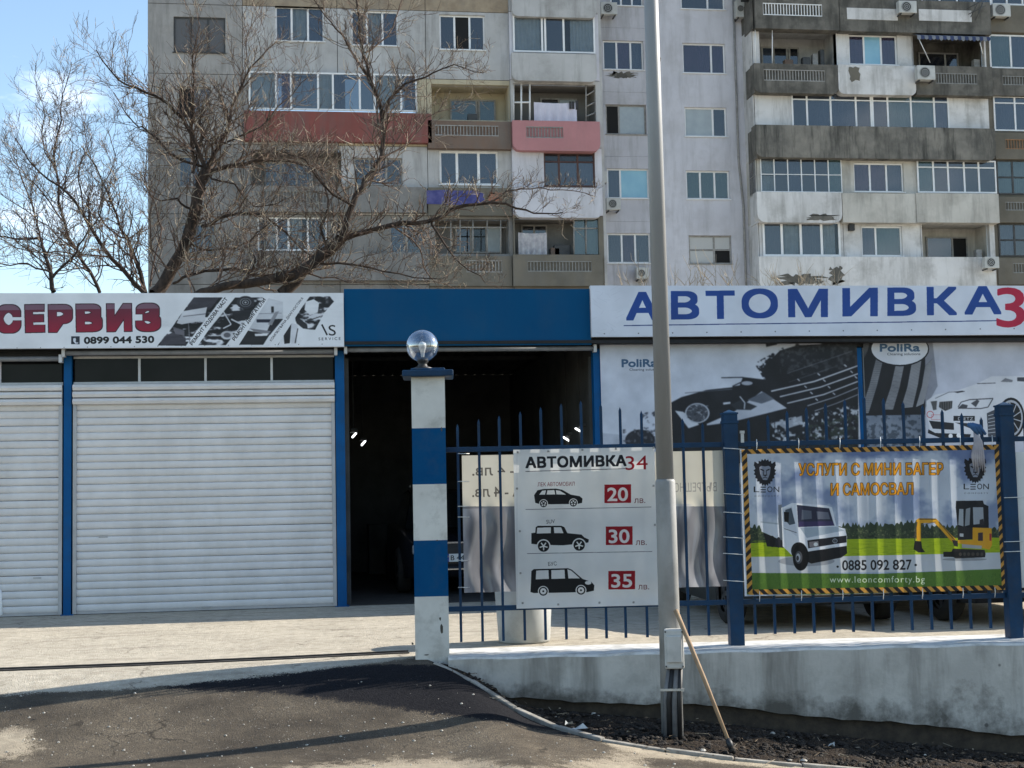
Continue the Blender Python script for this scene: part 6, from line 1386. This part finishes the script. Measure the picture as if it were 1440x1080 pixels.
# ================================================================ BARE TREES
def barkmat(name, a, b): return mat(name, a, b, 9, .95, bump=.5, bscale=25, zs=.25)
bark = barkmat('bark', (.075, .050, .036), (.022, .016, .013)); twigm = barkmat('twig_bark', (.17, .115, .085), (.07, .048, .038)); shootm = barkmat('shoot_bark', (.42, .36, .27), (.28, .22, .16)); barkd = barkmat('dark_bark', (.05, .036, .030), (.025, .019, .016)); twigd = barkmat('dark_twig', (.10, .068, .056), (.05, .035, .03))
class Tree:
    def __init__(s, Y, seed): s.Y = Y; s.r = random.Random(seed); s.limb = MB(); s.tw = MB(); s.sh = MB(); s.n = 0
    def seg(s, q, pts, r0, r1, n):
        k = len(pts); q.tube(pts, [lerp(r0, r1, i/(k-1)) for i in range(k)], n, caps=False, smooth=n > 3)
    def grow(s, p, d, ln, rad, lev):
        R_ = s.r; k = 5 if lev < 2 else 3; pts = [p]; st = ln/k
        for i in range(k):
            d = (d+Vector((R_.gauss(0, .22), R_.gauss(0, .22), R_.gauss(.05, .2)))).normalized(); p = p+d*st; pts.append(p)
        q = s.sh if (lev >= 2 and R_.random() < .3) else s.tw
        s.seg(q, pts, rad, max(.0030, rad*.42), 4 if lev < 1 else 3); s.n += 1
        if lev >= s.maxlev: return
        nb = {0: 6, 1: 4, 2: 3}.get(lev, 2)
        for j in range(nb):
            t = R_.uniform(.2, 1); i = min(k-1, int(t*k)); b = pts[i].lerp(pts[i+1], t*k-i)
            ax = Vector((R_.gauss(0, 1), R_.gauss(0, 1), R_.gauss(0, 1))); ax = (ax-d*ax.dot(d)).normalized(); a = R_.uniform(.4, 1.0)
            dd = (d*cos(a)+ax*sin(a)+Vector((0, 0, .25))).normalized()
            s.grow(b, dd, ln*R_.uniform(.42, .72), max(.004, rad*.6), lev+1)
    def trace(s, px, r0, r1, dep=(0, 0), dens=1.0, tl=1.1, maxlev=3, up=.35, skip=0):
        """limb through picture points (as real points at depth Y + dep), then side shoots"""
        s.maxlev = maxlev; n = len(px); pts = [P(x, y, s.Y+lerp(dep[0], dep[1], i/(n-1))+s.r.uniform(-.08, .08)) for i, (x, y) in enumerate(px)]
        # smooth by subdividing (catmull-rom)
        sm_ = []
        for i in range(n-1):
            p0, p1, p2, p3 = pts[max(0, i-1)], pts[i], pts[i+1], pts[min(n-1, i+2)]
            for t in (0, .33, .66): sm_.append(.5*((2*p1)+(p2-p0)*t+(2*p0-5*p1+4*p2-p3)*t*t+(3*p1-p0-3*p2+p3)*t**3))
        sm_.append(pts[-1]); sm_ = [p+Vector((s.r.gauss(0, .02), s.r.gauss(0, .02), s.r.gauss(0, .02))) for p in sm_]
        r0 *= .74; r1 *= .9
        s.seg(s.limb if r0 > .025 else s.tw, sm_, r0, r1, 7 if r0 > .05 else 5)
        L_ = sum((b-a).length for a, b in zip(sm_, sm_[1:])); acc = 0; nxt = skip*L_+.1
        for a, b in zip(sm_, sm_[1:]):
            l = (b-a).length
            while acc+l > nxt:
                p = a.lerp(b, (nxt-acc)/l); d = (b-a).normalized(); f = nxt/L_; rad = lerp(r0, r1, f)
                ax = Vector((s.r.gauss(0, 1), s.r.gauss(0, .8), s.r.gauss(0, 1))); ax = (ax-d*ax.dot(d)).normalized(); an = s.r.uniform(.5, 1.2)
                dd = (d*cos(an)+ax*sin(an)+Vector((0, 0, up))).normalized()
                s.grow(p, dd, tl*s.r.uniform(.5, 1.15)*(1-.35*f), min(.02, max(.006, rad*.45)), 1)
                nxt += s.r.uniform(.12, .26)/(dens*(1.35 if s.Y < 31.5 else 1))
            acc += l
    def finish(s, name, base, label, bm, tm):
        e = empty(name, base, label, 'tree'); s.limb.mats = [bm]; s.limb.build('trunk', e)
        s.tw.mats = [tm]; s.sh.mats = [shootm]
        if s.tw.v: s.tw.build('twigs', e)['kind'] = 'stuff'
        if s.sh.v: s.sh.build('pale_shoots', e)['kind'] = 'stuff'
        return e
def root(t, px, py, gx, r): b = P(px, py, t.Y); g0 = P(gx, py, t.Y); g0.z = 0; t.seg(t.limb, [g0, g0.lerp(b, .5)+Vector((.05, 0, 0)), b], r*1.25, r, 9); return g0
# tree A: leaning trunk in front of the end bay
T = Tree(31.0, 1); g = root(T, 218, 415, 185, .20)
T.trace([(218,415),(240,382),(262,340),(272,300),(281,264),(289,236)], .19, .12, dens=1.3, skip=.05)
T.trace([(289,236),(268,187),(249,156),(202,126),(167,113),(136,72)], .07, .012, (0, -.8), 1.5)
T.trace([(289,236),(311,202),(327,156),(350,97),(389,58)], .07, .012, (0, .8), 1.5)
T.trace([(272,245),(268,187),(272,128),(272,78),(282,36)], .055, .01, (0, -.3), 1.5)
T.trace([(288,245),(342,229),(389,226),(440,233),(480,249)], .075, .02, (0, .5), 1.6)
T.trace([(284,319),(323,301),(370,303),(412,338),(443,370)], .06, .015, (0, -1), 1.4)
T.trace([(268,296),(249,280),(228,284),(200,262)], .04, .01, (0, -.5), 1.4)
T.trace([(289,236),(241,218),(210,187),(186,171),(160,132)], .045, .01, (0, .6), 1.5)
T.trace([(262,340),(300,352),(340,345),(372,322),(420,300)], .04, .01, (0, .4), 1.3)
T.trace([(480,249),(520,252),(560,270)], .02, .008, (.5, .8), 1.2)
T.trace([(350,97),(345,60),(362,20)], .02, .006, (.5, .8), 1.2)
T.trace([(311,202),(365,180),(400,140),(430,110)], .035, .008, (0, .6), 1.3)
T.trace([(288,245),(330,262),(360,290),(400,280)], .035, .01, (0, -.7), 1.4); T.trace([(240,382),(215,350),(212,300),(225,250)], .03, .008, (0, -.4), 1.3)
T.finish('bare_tree', g, 'tall bare tree with leaning forked trunk before the left end of the block', bark, twigm)
# tree B: heavy limb sweeping right over the blue fascia
T = Tree(29.5, 2); g = root(T, 398, 416, 330, .19)
T.trace([(262,424),(300,408),(342,399),(398,392),(425,378),(463,350),(480,337)], .11, .13, dens=1.0)
T.trace([(398,416),(425,384),(463,352),(480,337)], .17, .13, dens=.4)
T.trace([(480,337),(496,288),(515,253),(534,222),(539,171),(523,117),(511,74),(503,31),(500,-20)], .10, .02, (0, .8), 1.1)
T.trace([(538,167),(558,128),(597,109),(636,93),(680,103)], .045, .008, (.4, .2), 1.5, tl=.8)
T.trace([(523,117),(500,80),(480,50),(455,20),(436,-15)], .04, .01, (.5, 0), 1.2)
T.trace([(515,75),(545,50),(560,15),(575,-20)], .03, .008, (.5, .9), 1.2)
T.trace([(480,337),(550,315),(604,311),(651,288),(713,288),(752,299),(791,299)], .085, .010, (0, -.8), 1.25, tl=.8)
T.trace([(680,288),(713,270),(745,266),(790,267),(835,276)], .03, .007, (-.5, -.9), 1.2, tl=.6)
T.trace([(604,311),(620,338),(647,370),(682,396)], .04, .01, (-.3, -.9), 1.4, tl=.7)
T.trace([(550,315),(590,350),(600,385),(640,404)], .03, .01, (-.2, .5), 1.4, tl=.7)
T.trace([(243,398),(272,386),(331,379),(366,389),(412,384)], .04, .04, (1.4, 0), 1.3)
T.trace([(463,350),(452,320),(462,280),(445,240),(455,200)], .045, .01, (0, .6), 1.4); T.trace([(534,222),(575,200),(600,165),(640,150)], .03, .008, (0, .6), 1.3, tl=.8); T.trace([(496,288),(455,262),(430,225),(400,215)], .04, .01, (0, -.6), 1.4)
T.trace([(440,372),(500,370),(560,385),(620,392)], .04, .01, (0, -.5), 1.4, tl=.8); T.trace([(340,400),(360,370),(352,340),(380,315)], .035, .01, (0, .4), 1.5); T.trace([(425,384),(470,392),(520,400)], .03, .01, (0, -.3), 1.4, tl=.7)
T.finish('bare_tree', g, 'bare tree with a heavy limb sweeping right above the blue fascia', bark, twigm)
# tree D: dark slim limbs against the sky, left of the block
T = Tree(33.0, 3); g = root(T, 202, 415, 215, .13)
T.trace([(202,412),(194,370),(179,335),(163,303),(144,253),(117,202)], .075, .012, (0, .6), 1.5)
T.trace([(202,410),(156,362),(121,311),(97,272),(54,241),(23,194)], .075, .012, (0, -.6), 1.5)
T.trace([(210,404),(225,335),(222,300),(205,250),(208,190)], .03, .008, (0, .8), 1.2)
T.trace([(156,362),(120,358),(80,330),(40,300),(0,270)], .03, .008, (-.3, -.9), 1.4); T.trace([(179,335),(150,320),(140,280),(160,220),(150,180)], .03, .008, (0, .5), 1.4); T.trace([(121,311),(110,250),(120,200),(112,150)], .025, .007, (-.2, .5), 1.4)
T.finish('bare_tree', g, 'slim dark bare tree against the sky, rising behind the workshop sign', barkd, twigd)
T = Tree(34.0, 4); g = root(T, 140, 415, 150, .11)
T.trace([(140,412),(117,366),(89,311),(78,233),(82,187),(89,136),(101,85)], .06, .008, (0, .4), 1.6)
T.trace([(89,311),(60,270),(30,240),(5,200)], .03, .008, (0, .6), 1.4); T.trace([(78,240),(60,200),(62,160),(50,120)], .025, .006, (.2, .6), 1.5)
T.trace([(117,366),(80,352),(40,355),(-10,330)], .03, .008, (0, -.6), 1.4)
T.finish('bare_tree', g, 'thin bare tree with dense upright shoots, second from the left edge', barkd, twigd)
T = Tree(32.0, 5); g = root(T, 74, 415, 74, .10)
T.trace([(74,412),(72,385),(62,354),(51,335),(20,336),(-20,330)], .075, .012, (0, .4), 1.4)
T.trace([(74,389),(101,362),(117,338),(140,300),(150,262)], .045, .008, (0, -.5), 1.4)
T.trace([(72,385),(40,372),(0,370),(-30,350)], .035, .008, (0, -.5), 1.4); T.trace([(62,354),(50,300),(30,250),(20,220)], .03, .008, (0, .5), 1.4)
T.finish('bare_tree', g, 'leftmost small dark bare tree forking just above the workshop sign', barkd, twigd)
# low shoots above the car wash banner
for (x0, x1, lab, hh) in ((886, 912, 'small clump of bare pale shoots just left of the lamp post above the banner', 1.0), (945, 1046, 'wide clump of bare pale shoots between the lamp post and the corner balconies', 1.0), (1072, 1186, 'clump of bare shoots before the lowest white balcony on the right', .85)):
    T = Tree(30.5, x0); T.maxlev = 2; n = int((x1-x0)/7)+2; gb_ = P((x0+x1)/2, 420, 30.5); gb_.z = 0
    for i in range(n):
        x = lerp(x0, x1, i/(n-1)); b = P(x+T.r.uniform(-4, 4), 418, 30.5+T.r.uniform(-.4, .4))
        T.seg(T.limb, [Vector((lerp(gb_.x, b.x, .3), b.y, 0)), Vector((lerp(gb_.x, b.x, .7), b.y, b.z*.6)), b], .03, .014, 4)
        T.grow(b, Vector((T.r.uniform(-.6, .6), 0, 1)).normalized(), T.r.uniform(.5, .8)*hh, .011, 1)
    e = T.finish('bare_shrub', gb_, lab, twigm, shootm); e['category'] = 'shrub'
